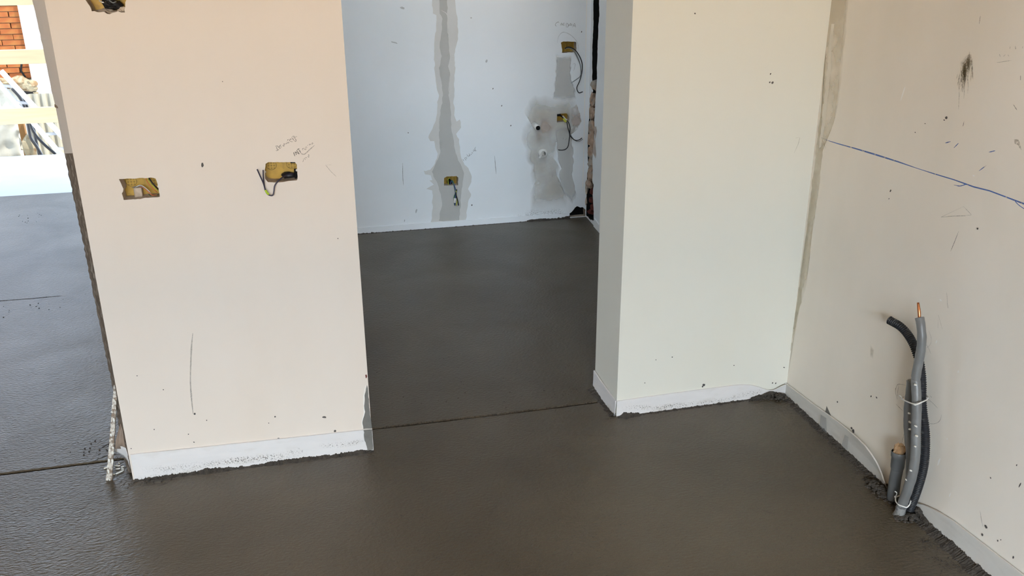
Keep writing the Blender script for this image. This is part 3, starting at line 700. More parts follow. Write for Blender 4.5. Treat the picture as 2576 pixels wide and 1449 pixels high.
# brushed brown smudge
sm = []
random.seed(3)
for i in range(60):
    x = random.gauss(2430, 8); top = 128 + abs(x - 2440) * 1.8 + random.random() * 16; ln = random.uniform(20, 58) * (1 if random.random() < .8 else 1.5)
    x2 = x + random.uniform(-5, 2); sm.append([(x, top), ((x + x2) / 2 + 1, top + ln / 2), (x2, top + ln)])
strokes('brushed_smudge', R_, RIGHT, sm, 0.0030, M['brown_smudge'])
soft('smudge_core', R_, RIGHT, [(2440, 128), (2447, 160), (2440, 188), (2430, 184), (2418, 172), (2414, 160), (2424, 146)], M['brown_smudge'], 0.004, 0.003, 1, 0.5)
strokes('brushed_smudge', R_, RIGHT, [[(2430, 175), (2436, 210), (2435, 235)], [(2418, 175), (2419, 208)], [(2444, 150), (2449, 200)], [(2410, 186), (2407, 198)]], 0.002, M['brown_smudge'])
for x, y, rx, ry in [(2381, 296, 3, 3.5), (2376, 302, 2, 1.5), (2303, 333, 1.3, 1.3), (2328, 311, 1.5, 1), (2460, 575, 2.5, 2.5), (2241, 480, 1.5, 4), (2237, 500, 1, 2), (2147, 1084, 3.4, 5), (2144, 1090, 2, 2), (2143, 1077, 2.5, 3), (2192, 997, 1.5, 3), (2206, 1000, 2.2, 2), (2481, 1325, 4, 4), (2472, 1345, 3, 4), (2511, 1360, 1.6, 2.6), (2550, 1402, 2, 4), (2493, 1202, 2, 2), (2566, 1220, 1.5, 8), (2064, 420, 1.6, 1.6), (2107, 1011, 1.5, 2.5), (2558, 1170, 1.3, 3), (2518, 1358, 1.3, 2)]:
    blob('spatter_spot', R_, RIGHT, x, y, rx, ry, M['spot'], 0.2)
for x, y, rx, ry in [(2362, 1162, 2.2, 11), (2390, 1245, 1.3, 7), (2411, 935, 1.6, 3.5), (2383, 1104, 1, 3), (2367, 755, 3, 2), (2330, 1193, 1.5, 3), (2356, 860, 1.2, 6), (2272, 235, 1.5, 20), (2394, 1355, 1.3, 3), (2450, 442, 3, 2)]:
    blob('white_spatter_spot', R_, RIGHT, x, y, rx, ry, M['white_spot'], 0.15)
patch('bare_triangle', R_, RIGHT, [(2080, 1021), (2092, 1048), (2076, 1038)], M['grey_filler'], 0.01, 0.0005)
for P in ([(2076, 1042), (2090, 1050), (2091, 1090), (2072, 1070)], [(2137, 1092), (2146, 1098), (2143, 1133), (2128, 1120)]):
    o = patch('grey_strip_film', br, RIGHT, P, M['grey_filler'], 0.01, 0.0005)
    o.location.y = -0.0165
    o.data.materials[0] = material('thin_grey_film', (0.33, 0.33, 0.33), 0.7, 0.1, 20, 0, alpha=(0.45, 10, 0.0, 0.2))
patch('ochre_flake', R_, RIGHT, [(2551, 351), (2562, 352), (2568, 365), (2570, 378), (2562, 366), (2553, 362)], M['brown_smudge'], 0.006, 0.002)
soft('ochre_stain', R_, RIGHT, [(2190, 865), (2200, 880), (2197, 905), (2188, 898)], M['stain_faint'], 0.01, 0.004, 2, 0.4)

# ------------------------------------------------------------------ marks on the far wall
F_ = wall_far
q = 2.338
def c5(L): return [(830 + x / q, y / q) for x, y in L]
patch('skim_patch', F_, FAR, c5([(592, -1400), (600, 0), (605, 80), (630, 90), (615, 240), (612, 300), (615, 400), (625, 500), (640, 560), (632, 600), (630, 680), (600, 760), (578, 810), (590, 830), (612, 830), (625, 880), (635, 905), (620, 960), (600, 985), (590, 1000), (550, 1005), (560, 1025), (592, 1032), (602, 1060), (585, 1062), (610, 1085), (568, 1108), (602, 1120), (605, 1150), (600, 1280), (588, 1318), (800, 1302), (803, 1250), (815, 1180), (832, 1140), (810, 1110), (832, 1070), (835, 1040), (815, 990), (790, 970), (775, 930), (765, 880), (760, 820), (745, 790), (772, 750), (765, 705), (745, 715), (735, 690), (728, 580), (735, 400), (735, 290), (750, 230), (755, 190), (750, 120), (745, 80), (735, 0), (728, -1400)]), M['patch_grey'], 0.014, 0.006, 21, [far_holes[2]])
patch('skim_core', F_, FAR, c5([(634, -1400), (645, 80), (662, 110), (645, 280), (655, 330), (640, 400), (652, 460), (665, 560), (650, 650), (640, 780), (650, 900), (600, 1010), (640, 1100), (660, 1200), (640, 1300), (760, 1300), (770, 1150), (790, 1020), (740, 900), (715, 760), (708, 620), (700, 560), (706, 430), (695, 390), (708, 330), (695, 230), (690, 120), (696, -1400)]), M['patch_core'], 0.014, 0.006, 22, [far_holes[2]])
strokes('plaster_ridge', F_, FAR, [c5([(655, 60), (690, 90), (692, 180), (698, 205)]), c5([(705, 445), (700, 520), (706, 575)]), c5([(712, 30), (735, 60), (752, 120)])], 0.004, M['patch_grey'])
soft('damp_patch', F_, FAR, [(1330, 252), (1345, 240), (1370, 238), (1400, 243), (1425, 245), (1440, 235), (1452, 260), (1464, 300), (1457, 322), (1440, 318), (1438, 330), (1420, 340), (1400, 350), (1398, 400), (1410, 425), (1402, 440), (1405, 460), (1420, 485), (1428, 505), (1424, 522), (1395, 532), (1335, 540), (1333, 490), (1340, 470), (1333, 440), (1335, 420), (1322, 400), (1320, 375), (1310, 350), (1312, 320), (1330, 300), (1318, 280)], M['patch_damp'], 0.02, 0.012, 31, 0.72, [far_holes[1]])
soft('skim_patch', F_, FAR, [(1397, 135), (1414, 136), (1437, 137), (1437, 200), (1445, 215), (1450, 250), (1420, 255), (1390, 250), (1396, 190)], M['patch_core'], 0.014, 0.008, 33, 0.75)
patch('old_plaster_patch', F_, FAR, [(1436, 275), (1450, 262), (1460, 290), (1462, 305), (1452, 322), (1446, 314), (1441, 320), (1436, 300)], M['patch_pink'], 0.012, 0.006, 34)
soft('old_plaster_patch', F_, FAR, [(1345, 325), (1360, 290), (1396, 285), (1398, 320), (1380, 350), (1350, 360)], M['patch_pink'], 0.02, 0.01, 35, 0.3)
soft('skim_patch', F_, FAR, [(1395, 320), (1410, 312), (1432, 318), (1440, 345), (1445, 400), (1440, 440), (1450, 490), (1440, 515), (1425, 500), (1408, 470), (1405, 440), (1412, 425), (1400, 400), (1398, 350)], M['patch_core'], 0.02, 0.01, 36, 0.8)
strokes('pencil_mark', F_, FAR, [[(1013, 410), (1013, 440), (1015, 466)], [(1018, 552), (1017, 558)]], 0.0032, M['pencil'])
strokes('pencil_mark', F_, FAR, [[(1244, 392), (1246, 415), (1248, 438)]], 0.0032, M['pencil'])
strokes('pencil_mark', F_, FAR, [[(1402, 108), (1405, 92), (1416, 81), (1432, 86), (1446, 98), (1454, 112), (1455, 128)]], 0.0024, M['pencil_faint'])
k_ = 28.6
strokes('handwriting', F_, FAR, [[(1380 + x / k_, 40 + y / k_) for x, y in L] for L in (
    [(740, 500), (700, 430), (540, 520), (480, 640), (560, 750)], [(850, 700), (930, 520), (1060, 700)], [(880, 640), (1010, 640)], [(1110, 470), (1080, 620), (1130, 700)],
    [(1260, 530), (1260, 790)], [(1260, 520), (1380, 560), (1420, 680), (1380, 790), (1260, 790)], [(1440, 740), (1580, 530), (1620, 760)], [(1480, 680), (1610, 660)], [(1690, 560), (1680, 640), (1700, 720)], [(1720, 830), (1870, 540), (1930, 830)], [(1790, 720), (1900, 720)])], 0.0028, M['pencil'])
k_ = 28.975
strokes('handwriting', F_, FAR, [[(1140 + x / k_, 360 + y / k_) for x, y in L] for L in (
    [(700, 1170), (800, 1300)], [(820, 1080), (940, 1270)], [(830, 1080), (900, 1060), (990, 1080), (950, 1190)], [(960, 960), (980, 980)], [(950, 800), (1080, 930), (1100, 1020)],
    [(1120, 790), (1200, 810), (1180, 960), (1170, 880), (1230, 860), (1280, 890)], [(1300, 760), (1350, 850)], [(1340, 640), (1400, 720), (1440, 740)], [(1440, 540), (1490, 640)], [(1470, 470), (1550, 560), (1610, 540)], [(1640, 270), (1580, 400), (1610, 550), (1720, 540)])], 0.0028, M['pencil'])
strokes('pencil_mark', F_, FAR, [[(1440, 162), (1447, 160), (1445, 172), (1443, 178)], [(1388, 436), (1390, 446)], [(1416, 352), (1417, 346)], [(1421, 352), (1426, 348)]], 0.0024, M['pencil_faint'])
for x, y, rx, ry in [(1187, 516, 1.6, 2), (1012, 20, 6, 3), (1185, 45, 2, 2), (1262, 266, 1, 2), (1240, 223, 1, 2), (1047, 531, 2, 5), (1224, 154, 2.5, 4), (992, 107, 9, 1.6), (1027, 334, 1.2, 1.2), (1132, 190, 1.2, 1.5), (1285, 316, 1.2, 2), (1463, 80, 1, 2)]:
    blob('spatter_spot', F_, FAR, x, y, rx, ry, M['spot'] if rx < 2 else M['pencil_faint'], 0.3)
strokes('corner_line', F_, FAR, [[(1476, 0), (1472, 200), (1468, 400), (1466, 470)]], 0.006, M['white_spot'], taper=False)

# ------------------------------------------------------------------ broken brick in the chase of the far right wall
def lump(c, rx, ry, rz, seed, sub=1, amp=0.35):
    bm = bmesh.new(); bmesh.ops.create_icosphere(bm, subdivisions=sub, radius=1)
    V = []
    for vv in bm.verts:
        p = vv.co; e = 1 + amp * noise.noise(p * 1.7 + Vector((seed * 3.1, seed, 0))) + amp * 0.5 * noise.noise(p * 4 + Vector((seed, 0, 0)))
        V.append(Vector((p.x * rx * e, p.y * ry * e, p.z * rz * e)) + Vector(c))
    F = [tuple(x.index for x in fc.verts) for fc in bm.faces]; bm.free(); return V, F
# left lip of the chase: pale broken brick and mortar, in pieces
lip = [(1491, 215, 16), (1488, 248, 20), (1485, 285, 24), (1484, 320, 24), (1484, 352, 24), (1485, 384, 22), (1484, 412, 20), (1482, 438, 18), (1478, 462, 14)]
for i, (x, y, hh) in enumerate(lip):
    c = FRT.loc(x, y) + Vector((0, 0.012, 0)); c2 = FRT.loc(x, y + hh) + Vector((0, 0.012, 0))
    v, f = lump(c, 0.022 + 0.006 * min(i, 4), 0.022, abs(c.z - c2.z) * 0.9, 20 + i, 2, 0.5)
    obj('broken_brick', v, f, M['pink_brick'], wall_far_right)
for i, (x, y, hh) in enumerate([(1486, 482, 11), (1483, 503, 9), (1486, 522, 10), (1480, 533, 8)]):
    c = FRT.loc(x, y) + Vector((0, 0.02, 0)); c2 = FRT.loc(x, y + hh) + Vector((0, 0.02, 0))
    v, f = lump(c, 0.035, 0.022, abs(c.z - c2.z) * 0.85, 40 + i, 2, 0.5)
    obj('broken_brick', v, f, M['terracotta'], wall_far_right)
for i, (x, y) in enumerate([(1475, 470), (1471, 490), (1473, 505)]):
    c = FRT.loc(x, y, 0.0); v, f = lump(c, 0.03, 0.012, 0.06, 60 + i, 2, 0.5)
    obj('flaking_plaster', v, f, M['raw_plaster'], wall_far_right)
patch('old_plaster_patch', wall_far_right, FRT, [(1494, 322), (1500, 318), (1502, 330), (1498, 350), (1500, 390), (1498, 400), (1492, 385)], M['patch_pink'], 0.02, 0.006)
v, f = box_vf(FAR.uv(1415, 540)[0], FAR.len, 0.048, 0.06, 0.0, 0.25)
obj('notch_back', v, f, M['recess_shade'], wall_far)

# ------------------------------------------------------------------ crumbs and heaps of screed (stuff)
def crumbs(name, label, spots, count, smin, smax, seed, squash=0.7):
    rnd = random.Random(seed); V, F = [], []
    for i in range(count):
        c, sx, sy, hh = spots[rnd.randrange(len(spots))]
        x, y = c[0] + rnd.gauss(0, sx), c[1] + rnd.gauss(0, sy)
        d = ((x - c[0]) / (2 * sx)) ** 2 + ((y - c[1]) / (2 * sy)) ** 2
        s = rnd.uniform(smin, smax) * (1 - 0.4 * min(1, d)); z = max(0, hh * (1 - d)) + s * 0.2
        if y > 2.615 and x > 1.0: y = 2.615
        xr = 1.739 - (2.629 - y) * 0.0366 - 0.012
        if x > xr and y < 2.7: x = xr
        v, f = lump((x, y, z), s, s, s * squash, i, 1, 0.5); k = len(V); V += v; F += [tuple(j + k for j in q_) for q_ in f]
    return tag(obj(name, V, F, M['crumb'], smooth=False), label, 'screed', kind='stuff')
def fs(px, py, sx, sy, h=0.0):
    p = floor_at(px, py); return (p, sx, sy, h)
crumbs('screed_heap', 'dark crumbly screed heaped in the corner between pier and right wall', [fs(1905, 1002, .02, .008, .008), fs(1935, 998, .025, .012, .02), fs(1960, 1003, .02, .015, .015)], 260, 0.003, 0.008, 5)
crumbs('screed_heap', 'dark wet screed lumps piled around the foot of the pipes', [fs(2302, 1288, .012, .016, .022), fs(2318, 1298, .010, .014, .024), fs(2292, 1306, .012, .012, .012), fs(2335, 1312, .008, .012, .012), fs(2266, 1304, .010, .008, .006), fs(2215, 1238, .012, .016, .014), fs(2228, 1250, .014, .012, .01), fs(2200, 1225, .012, .02, .012), fs(2255, 1262, .012, .012, .008), fs(2240, 1240, .012, .016, .012)], 760, 0.003, 0.0095, 6)
crumbs('screed_crumbs', 'scatter of dark screed crumbs along the right wall beside the strip', [fs(2085, 1108, .014, .06), fs(2130, 1150, .014, .06), fs(2170, 1195, .016, .05), fs(2200, 1232, .02, .03), fs(2360, 1345, .01, .03), fs(2410, 1385, .01, .03), fs(2470, 1438, .012, .03)], 520, 0.001, 0.0038, 7)
crumbs('screed_crumbs', 'rough patch of dark screed crumbs in the front right corner of the floor', [fs(2345, 1375, .018, .018), fs(2365, 1410, .02, .018), fs(2395, 1430, .025, .015), fs(2330, 1362, .012, .01)], 240, 0.001, 0.0032, 8)
crumbs('screed_crumbs', 'few dark screed crumbs on the floor in the doorway', [fs(1000, 1000, .25, .2), fs(1300, 980, .25, .25), fs(1480, 960, .03, .06), fs(1430, 985, .05, .03)], 90, 0.0012, 0.0028, 9)
crumbs('screed_crumbs', 'fine dark crumbs along the ragged floor joint in the doorway', [(Vector((0.22 + 0.04 * k, joint_y(0.22 + 0.04 * k), 0)), .02, .004, 0) for k in range(20)], 260, 0.0008, 0.003, 11)
crumbs('screed_crumbs', 'few dark screed crumbs below the cracked joint at the left', [fs(60, 780, .2, .1), fs(250, 1125, .05, .04), fs(60, 550, .1, .1), (floor_at(390, 1212), .05, .012, .002)], 110, 0.0012, 0.004, 10)

# ------------------------------------------------------------------ electrical boxes
def ebox(px_key, face, label, cat='electrical box', depth=0.046, crosses=True, group=None, screws=True):
    U = [face.uv(*p) for p in BOXPX[px_key]]
    u0, u1 = min(p[0] for p in U) - 0.004, max(p[0] for p in U) + 0.004; v0, v1 = min(p[1] for p in U) - 0.003, max(p[1] for p in U) + 0.003
    cu, cv = (u0 + u1) / 2, (v0 + v1) / 2
    root = tag(empty('wall_box', face.mat @ Vector((cu, 0.01, cv))), label, cat, group)
    root.rotation_euler = face.mat.to_euler()
    a, b = (u1 - u0) / 2, (v1 - v0) / 2; t = 0.0015; y0, y1 = 0.004, depth
    v, f = join(box_vf(-a, a, y1, y1 + t, -b, b), box_vf(-a, -a + t, y0, y1, -b, b), box_vf(a - t, a, y0, y1, -b, b), box_vf(-a, a, y0, y1, b - t, b), box_vf(-a, a, y0, y1, -b, -b + t))
    obj('box_shell', v, f, M['box'], root)
    if crosses:
        vf = []; s = b * 0.16
        for cx_ in (-a * 0.55, a * 0.6):
            for i in (-1, 0, 1):
                for j in (0, 1, 2):
                    x, z = cx_ + i * s * 1.5, b * 0.15 + (j - 0.6) * s * 1.5
                    if abs(x) > a - 0.006 or abs(z) > b - 0.004: continue
                    vf += [box_vf(x - s * .55, x + s * .55, y1 - 0.0012, y1, z - 0.0007, z + 0.0007), box_vf(x - 0.0007, x + 0.0007, y1 - 0.0012, y1, z - s * .55, z + s * .55)]
        v, f = join(*vf); obj('cross_ribs', v, f, M['box_dark'], root)['kind'] = 'stuff'
        for cx_ in (-a * 0.55, a * 0.6):
            R = s * 2.75; P = [Vector((max(-a + .003, min(a - .003, cx_ + R * cos(q_ * pi / 12))), y1 - 0.0008, max(-b + .003, min(b - .003, b * 0.28 + R * 0.95 * sin(q_ * pi / 12))))) for q_ in range(24)]
            v, f = tube_vf(P, 0.0008, 5, close=True); obj('knockout_ring', v, f, M['box_dark'], root)
    if screws:
        for sx in (-a + 0.004, a - 0.006):
            v, f = lump((sx, 0.011, -0.002), 0.0042, 0.003, 0.0042, 1, 2, 0.05); o = obj('screw_boss', v, f, M['white_plastic'], root, smooth=True)
    root['half'] = 0; del root['half']
    return root, a, b
b1, a_, b_ = ebox('left', NEAR, 'ochre flush wall box with orange and green wires inside, left of the partition')
v, f = box_vf(-a_ * .42, -a_ * .02, 0.016, 0.044, -b_ * .96, -b_ * .12)
o = obj('plaster_plug', [Vector(p) + Vector((0.002 * noise.noise(Vector(p) * 90), 0.004 * noise.noise(Vector(p) * 70), 0)) for p in v], f, M['raw_plaster'], b1)
bv = o.modifiers.new('soft', 'BEVEL'); bv.width = 0.003; bv.segments = 2
b2, a_, b_ = ebox('right', NEAR, 'ochre flush wall box with black holes at its right, below the pencil writing')
v, f = join(box_vf(a_ * .72, a_ * .99, 0.012, 0.044, -b_ * .95, -b_ * .12), box_vf(a_ * .55, a_ * .95, 0.03, 0.044, b_ * .45, b_ * .95)); obj('conduit_hole', v, f, M['recess_shade'], b2)
v, f = lump((a_ * .38, 0.032, -b_ * .62), a_ * .42, 0.012, b_ * .3, 3, 2, 0.4); obj('black_tape', v, f, M['black'], b2, smooth=True)
b3, a_, b_ = ebox('top', NEAR, 'broken open wall box at the upper edge of the partition, dark wires inside', crosses=False, screws=False)
v, f = join(lump((-.004, 0.02, -b_ * .42), .020, 0.016, .018, 3, 2, .5), lump((.012, 0.018, -b_ * .52), .018, 0.014, .012, 5, 2, .5)); obj('black_tape', v, f, M['black'], b3)
v, f = join(lump((.03, 0.014, -b_ * .80), .016, 0.012, .010, 6, 2, .5), lump((-.02, 0.02, -b_ * .86), .026, 0.012, .009, 8, 2, .5), lump((.01, 0.016, -b_ * .92), .03, 0.012, .008, 9, 2, .5)); obj('broken_plaster_edge', v, f, M['raw_plaster'], b3)
def wiring(name, loc, label, wires, group=None):
    t = thing(name, loc, label, 'wires', group)
    for nm, P, r, m in wires: tube(nm, smooth_path(P, 6), r, M[m], t, 8)
    return t
def N3(x, y, o): return NEAR.world(x, y, o)
wiring('loose_wires', N3(370, 480, -0.03), 'orange, green and white wires coiled inside the left ochre box', [
    ('wire', [N3(366, 446, -.030), N3(372, 460, -.022), N3(384, 474, -.02), N3(396, 484, -.03)], 0.0011, 'wire_orange'),
    ('wire', [N3(370, 446, -.030), N3(376, 458, -.022), N3(387, 470, -.02), N3(398, 480, -.03)], 0.0010, 'wire_yellow'),
    ('wire', [N3(374, 446, -.030), N3(380, 456, -.022), N3(390, 468, -.02), N3(398, 476, -.03)], 0.0019, 'black'),
    ('wire', [N3(352, 470, -.030), N3(362, 473, -.024), N3(372, 482, -.02), N3(383, 491, -.02), N3(396, 491, -.03)], 0.0012, 'wire_orange'),
    ('wire', [N3(340, 471, -.030), N3(352, 466, -.024), N3(362, 470, -.02), N3(374, 480, -.02), N3(380, 488, -.028)], 0.0012, 'wire_white'),
    ('wire', [N3(332, 472, -.032), N3(350, 468, -.026), N3(366, 474, -.022), N3(378, 486, -.022)], 0.0010, 'wire_grey'),
    ('wire', [N3(374, 489, -.026), N3(382, 494, -.02), N3(392, 494, -.02), N3(398, 489, -.03)], 0.0011, 'wire_green')])
wiring('loose_wires', N3(680, 470, 0.01), 'dark violet wires hanging out of the right ochre box, lime tip at the bend', [
    ('wire', [N3(738, 437, -.03), N3(722, 440, -.015), N3(708, 448, .004), N3(698, 457, .012), N3(691, 468, .016), N3(689, 482, .02), N3(687, 490, .022), N3(682, 492, .022), N3(674, 489, .02), N3(668, 480, .016), N3(663, 462, .018), N3(655, 444, .022), N3(647, 426, .026)], 0.0021, 'wire_purple'),
    ('wire', [N3(673, 488, .016), N3(667, 478, .014), N3(664, 460, .014), N3(662.5, 444, .02), N3(662, 428, .024)], 0.0020, 'wire_purple'),
    ('lime_tip', [N3(668, 478, .022), N3(671, 484, .024), N3(676, 489, .024)], 0.0030, 'lime')])
wiring('loose_wires', N3(270, 5, 0.0), 'short white and black wire ends in the broken box at the top of the partition', [
    ('wire', [N3(252, -8, -.02), N3(262, 4, -.006), N3(272, 12, -.004), N3(284, 10, -.014)], 0.0022, 'black'),
    ('wire', [N3(250, 2, -.012), N3(258, 6, -.004), N3(266, 5, -.010)], 0.0018, 'wire_white'),
    ('wire', [N3(266, 16, -.012), N3(276, 20, -.003), N3(288, 16, -.010)], 0.0020, 'black'),
    ('wire', [N3(276, 2, -.012), N3(284, 7, -.004), N3(292, 4, -.012)], 0.0018, 'wire_grey')])

b4, a_, b_ = ebox('far_top', FAR, 'small ochre wall box high on the far wall, under the pencil arc', crosses=False, screws=False)
v, f = join(*[box_vf(x, x + .003, 0.042, 0.046, -b_, b_) for x in [-.04 + i * .010 for i in range(9)]]); obj('back_ribs', v, f, M['box_dark'], b4)
b5, a_, b_ = ebox('far_mid', FAR, 'small ochre wall box in the damp patch of the far wall', crosses=False, screws=False)
v, f = join(box_vf(-a_, -a_ * .1, 0.03, 0.045, b_ * .1, b_)); obj('conduit_hole', v, f, M['recess_shade'], b5)
b6, a_, b_ = ebox('far_low', FAR, 'small ochre wall box low on the far wall in the grey skim patch', crosses=False, screws=False)
v, f = join(*[box_vf(x, x + .003, 0.042, 0.046, -b_, b_) for x in [-.04 + i * .010 for i in range(9)]]); obj('back_ribs', v, f, M['box_dark'], b6)
v, f = lump((-.004, 0.03, -b_ * .5), .016, .012, .02, 3, 2, .3); obj('conduit_hole', v, f, M['recess_shade'], b6)
def F3(x, y, o): return FAR.world(x, y, o)
wiring('loose_wires', F3(1440, 170, .02), 'long dark wires curling down from the top box on the far wall', [
    ('wire', [F3(1421, 122, -.02), F3(1426, 119, .0), F3(1434, 119, .02), F3(1446, 125, .03), F3(1457, 140, .035), F3(1464, 158, .035), F3(1464, 180, .03), F3(1458, 204, .025), F3(1451, 221, .02), F3(1456, 233, .02), F3(1466, 231, .025)], 0.0030, 'black'),
    ('wire', [F3(1422, 123, -.02), F3(1432, 121, .012), F3(1446, 130, .03), F3(1454, 146, .03), F3(1460, 165, .03), F3(1462, 190, .028), F3(1458, 202, .025)], 0.0026, 'wire_grey'),
    ('wire', [F3(1444, 128, .025), F3(1453, 146, .028), F3(1460, 166, .028), F3(1460, 190, .025), F3(1450, 200, .025), F3(1436, 209, .03)], 0.0026, 'wire_grey')])
wiring('loose_wires', F3(1425, 330, .02), 'dark wires with yellow-green sleeve hanging from the middle box of the far wall', [
    ('wire', [F3(1407, 290, -.03), F3(1416, 296, .0), F3(1425, 306, .02), F3(1428, 320, .03), F3(1433, 338, .03), F3(1432, 350, .03), F3(1429, 368, .03), F3(1422, 376, .03), F3(1412, 378, .03), F3(1404, 377, .03)], 0.0030, 'black'),
    ('wire', [F3(1410, 289, -.03), F3(1420, 298, .005), F3(1430, 308, .02), F3(1434, 322, .028), F3(1433, 338, .028), F3(1440, 348, .025), F3(1448, 353, .02), F3(1457, 352, .02), F3(1464, 347, .02)], 0.0030, 'black'),
    ('wire', [F3(1433, 336, .024), F3(1445, 352, .02), F3(1456, 356, .02), F3(1466, 350, .02)], 0.0022, 'wire_grey'),
    ('yellow_sleeve', [F3(1418, 299, .008), F3(1421, 303, .016), F3(1424, 307, .022)], 0.0075, 'wire_yellow'),
    ('wire', [F3(1416, 292, -.01), F3(1421, 298, .01), F3(1426, 302, .016)], 0.0045, 'wire_white')])
wiring('loose_wires', F3(1146, 490, .02), 'blue, green and yellow wires hanging from the low box, white connector near their ends', [
    ('wire', [F3(1133, 462, -.03), F3(1136, 454, .0), F3(1140, 458, .02), F3(1143, 470, .025), F3(1146, 484, .025), F3(1143, 494, .025), F3(1142, 504, .02), F3(1144, 516, .02)], 0.0034, 'wire_green'),
    ('wire', [F3(1132, 464, -.03), F3(1135, 456, .002), F3(1141, 462, .022), F3(1146, 478, .03), F3(1146, 490, .03), F3(1146, 502, .028), F3(1144, 517, .026)], 0.0034, 'wire_blue'),
    ('wire', [F3(1145, 472, .02), F3(1147, 481, .032), F3(1148, 492, .03), F3(1150, 506, .028), F3(1147, 517, .026)], 0.0028, 'wire_yellow'),
    ('wire', [F3(1149, 477, .02), F3(1147, 488, .036), F3(1150, 500, .03), F3(1154, 517, .028)], 0.0034, 'black'),
    ('wire', [F3(1128, 466, -.03), F3(1127, 452, -.02), F3(1131, 447, -.02)], 0.0030, 'wire_yellow'),
    ('connector', [F3(1145, 499, .034), F3(1144, 510, .034)], 0.0085, 'wire_white')])

# ------------------------------------------------------------------ pipe stub and capped inlet on the far wall
A = F3(1344, 312, 0.0); 
t = thing('pipe_stub', A, 'short white pipe stub with dark open end sticking out of the far wall', 'pipe')
B = F3(1353.5, 322, 0.10); d = (B - A).normalized()
tube('stub_tube', [A - d * 0.02, A.lerp(B, .5), B], 0.0165, M['white_plastic'], t, 18)
tube('open_bore', [B - d * 0.002, B + d * 0.0012], 0.0140, M['recess_shade'], t, 18)
c = F3(1365, 385, 0.0)
t = thing('capped_inlet', c, 'round white wall cap with a small lever, below the pipe stub on the far wall', 'wall cap')
n_ = -FAR.n
tube('cap_ring', [c - n_ * 0.01, c + n_ * 0.008, c + n_ * 0.018], lambda i, n: (0.030, 0.030, 0.024)[i], M['white_plastic'], t, 20)
tube('cap_core', [c + n_ * 0.015, c + n_ * 0.022], 0.015, M['grey_filler'], t, 14)
tube('lever', [F3(1366, 383, .022), F3(1362, 391, .05), F3(1357, 398, .065)], lambda i, n: (0.008, 0.0075, 0.006)[i], M['white_plastic'], t, 10)
tube('lever', [F3(1366, 384, .022), F3(1369, 393, .03)], 0.005, M['white_plastic'], t, 8)

# ------------------------------------------------------------------ pipes by the right wall
def R3(x, y, o): return RIGHT.world(x, y, o)
D = 0.062
# front insulated copper pipe
pts = [R3(2255, 1310, D), R3(2265, 1283, D), R3(2276, 1252, D), R3(2288, 1218, D), R3(2298, 1180, D), R3(2303, 1140, D), R3(2304, 1090, D), R3(2306, 1040, D), R3(2306, 1000, D), R3(2304, 965, D), R3(2304, 950, D), R3(2309, 920, D), R3(2316, 885, D), R3(2319, 850, D), R3(2317, 820, D), R3(2313, 799, D)]
t = thing('insulated_pipe', R3(2262, 1292, D), 'tall grey foam-insulated pipe with bare copper tip rising by the right wall', 'pipe')
path = smooth_path(pts, 8)
def rins(i, n):
    q_ = i / (n - 1)
    r = 0.0142 - 0.0022 * q_
    if 0.635 < q_ < 0.675: r *= 0.93
    return r * (1 + 0.035 * noise.noise(Vector((i * 0.45, 1, 0))))
tube('insulation', path, rins, M['insulation'], t, 18, wob=0.08)
e = R3(2313, 799, D)
tube('copper_end', smooth_path([R3(2314, 822, D), e, R3(2312, 783, D), R3(2309.5, 761, D)], 5), lambda i, n: 0.0044 if i < n * .7 else 0.0044 - 0.0016 * (i - n * .7) / (n * .3), M['copper'], t, 12)
# small dents and mortar marks
for i, (x, y) in enumerate([(2302, 1018), (2304, 1072), (2306, 1097), (2302, 1123), (2292, 1184), (2281, 1207), (2303, 968)]):
    p = R3(x, y, D + 0.012) - Vector(t.location); v, f = lump(p, .004, .006, .0022, i, 1, .5); obj('mortar_fleck', v, f, M['chip'], t)
v, f = tube_vf([p - Vector(t.location) for p in smooth_path([R3(2256, 1306, D), R3(2266, 1282, D), R3(2271, 1268, D)], 5)], 0.0150, 16, wob=.25); obj('mortar_crust', v, f, M['mortar_smear'], t, smooth=True)
# second, shorter insulated pipe
D2 = 0.038
pts = [R3(2266, 1285, .036), R3(2277, 1248, .036), R3(2287, 1213, .037), R3(2289, 1180, D2), R3(2289, 1140, D2), R3(2285, 1100, D2), R3(2283, 1060, D2), R3(2285, 1020, D2), R3(2289, 985, D2), R3(2291, 958, D2)]
t = thing('insulated_pipe', R3(2282, 1284, D2), 'shorter grey insulated pipe tied behind the copper-tipped one by the right wall', 'pipe')
tube('insulation', smooth_path(pts, 8), lambda i, n: (0.0085 + 0.003 * min(1, i / n * 4)) * (1 + .04 * noise.noise(Vector((i * .4, 4, 0)))), M['insulation'], t, 16, wob=.1)
p = R3(2291, 958, D2); tube('cut_end', [p, p + Vector((0, 0, 0.0015))], 0.0082, M['grey_filler'], t, 14)
for i, (x, y) in enumerate([(2287, 1040), (2289, 1062), (2289, 1080)]):
    q_ = R3(x, y, D2 + 0.010) - Vector(t.location); v, f = lump(q_, .004, .006, .003, i + 9, 1, .5); obj('mortar_fleck', v, f, M['chip'], t)
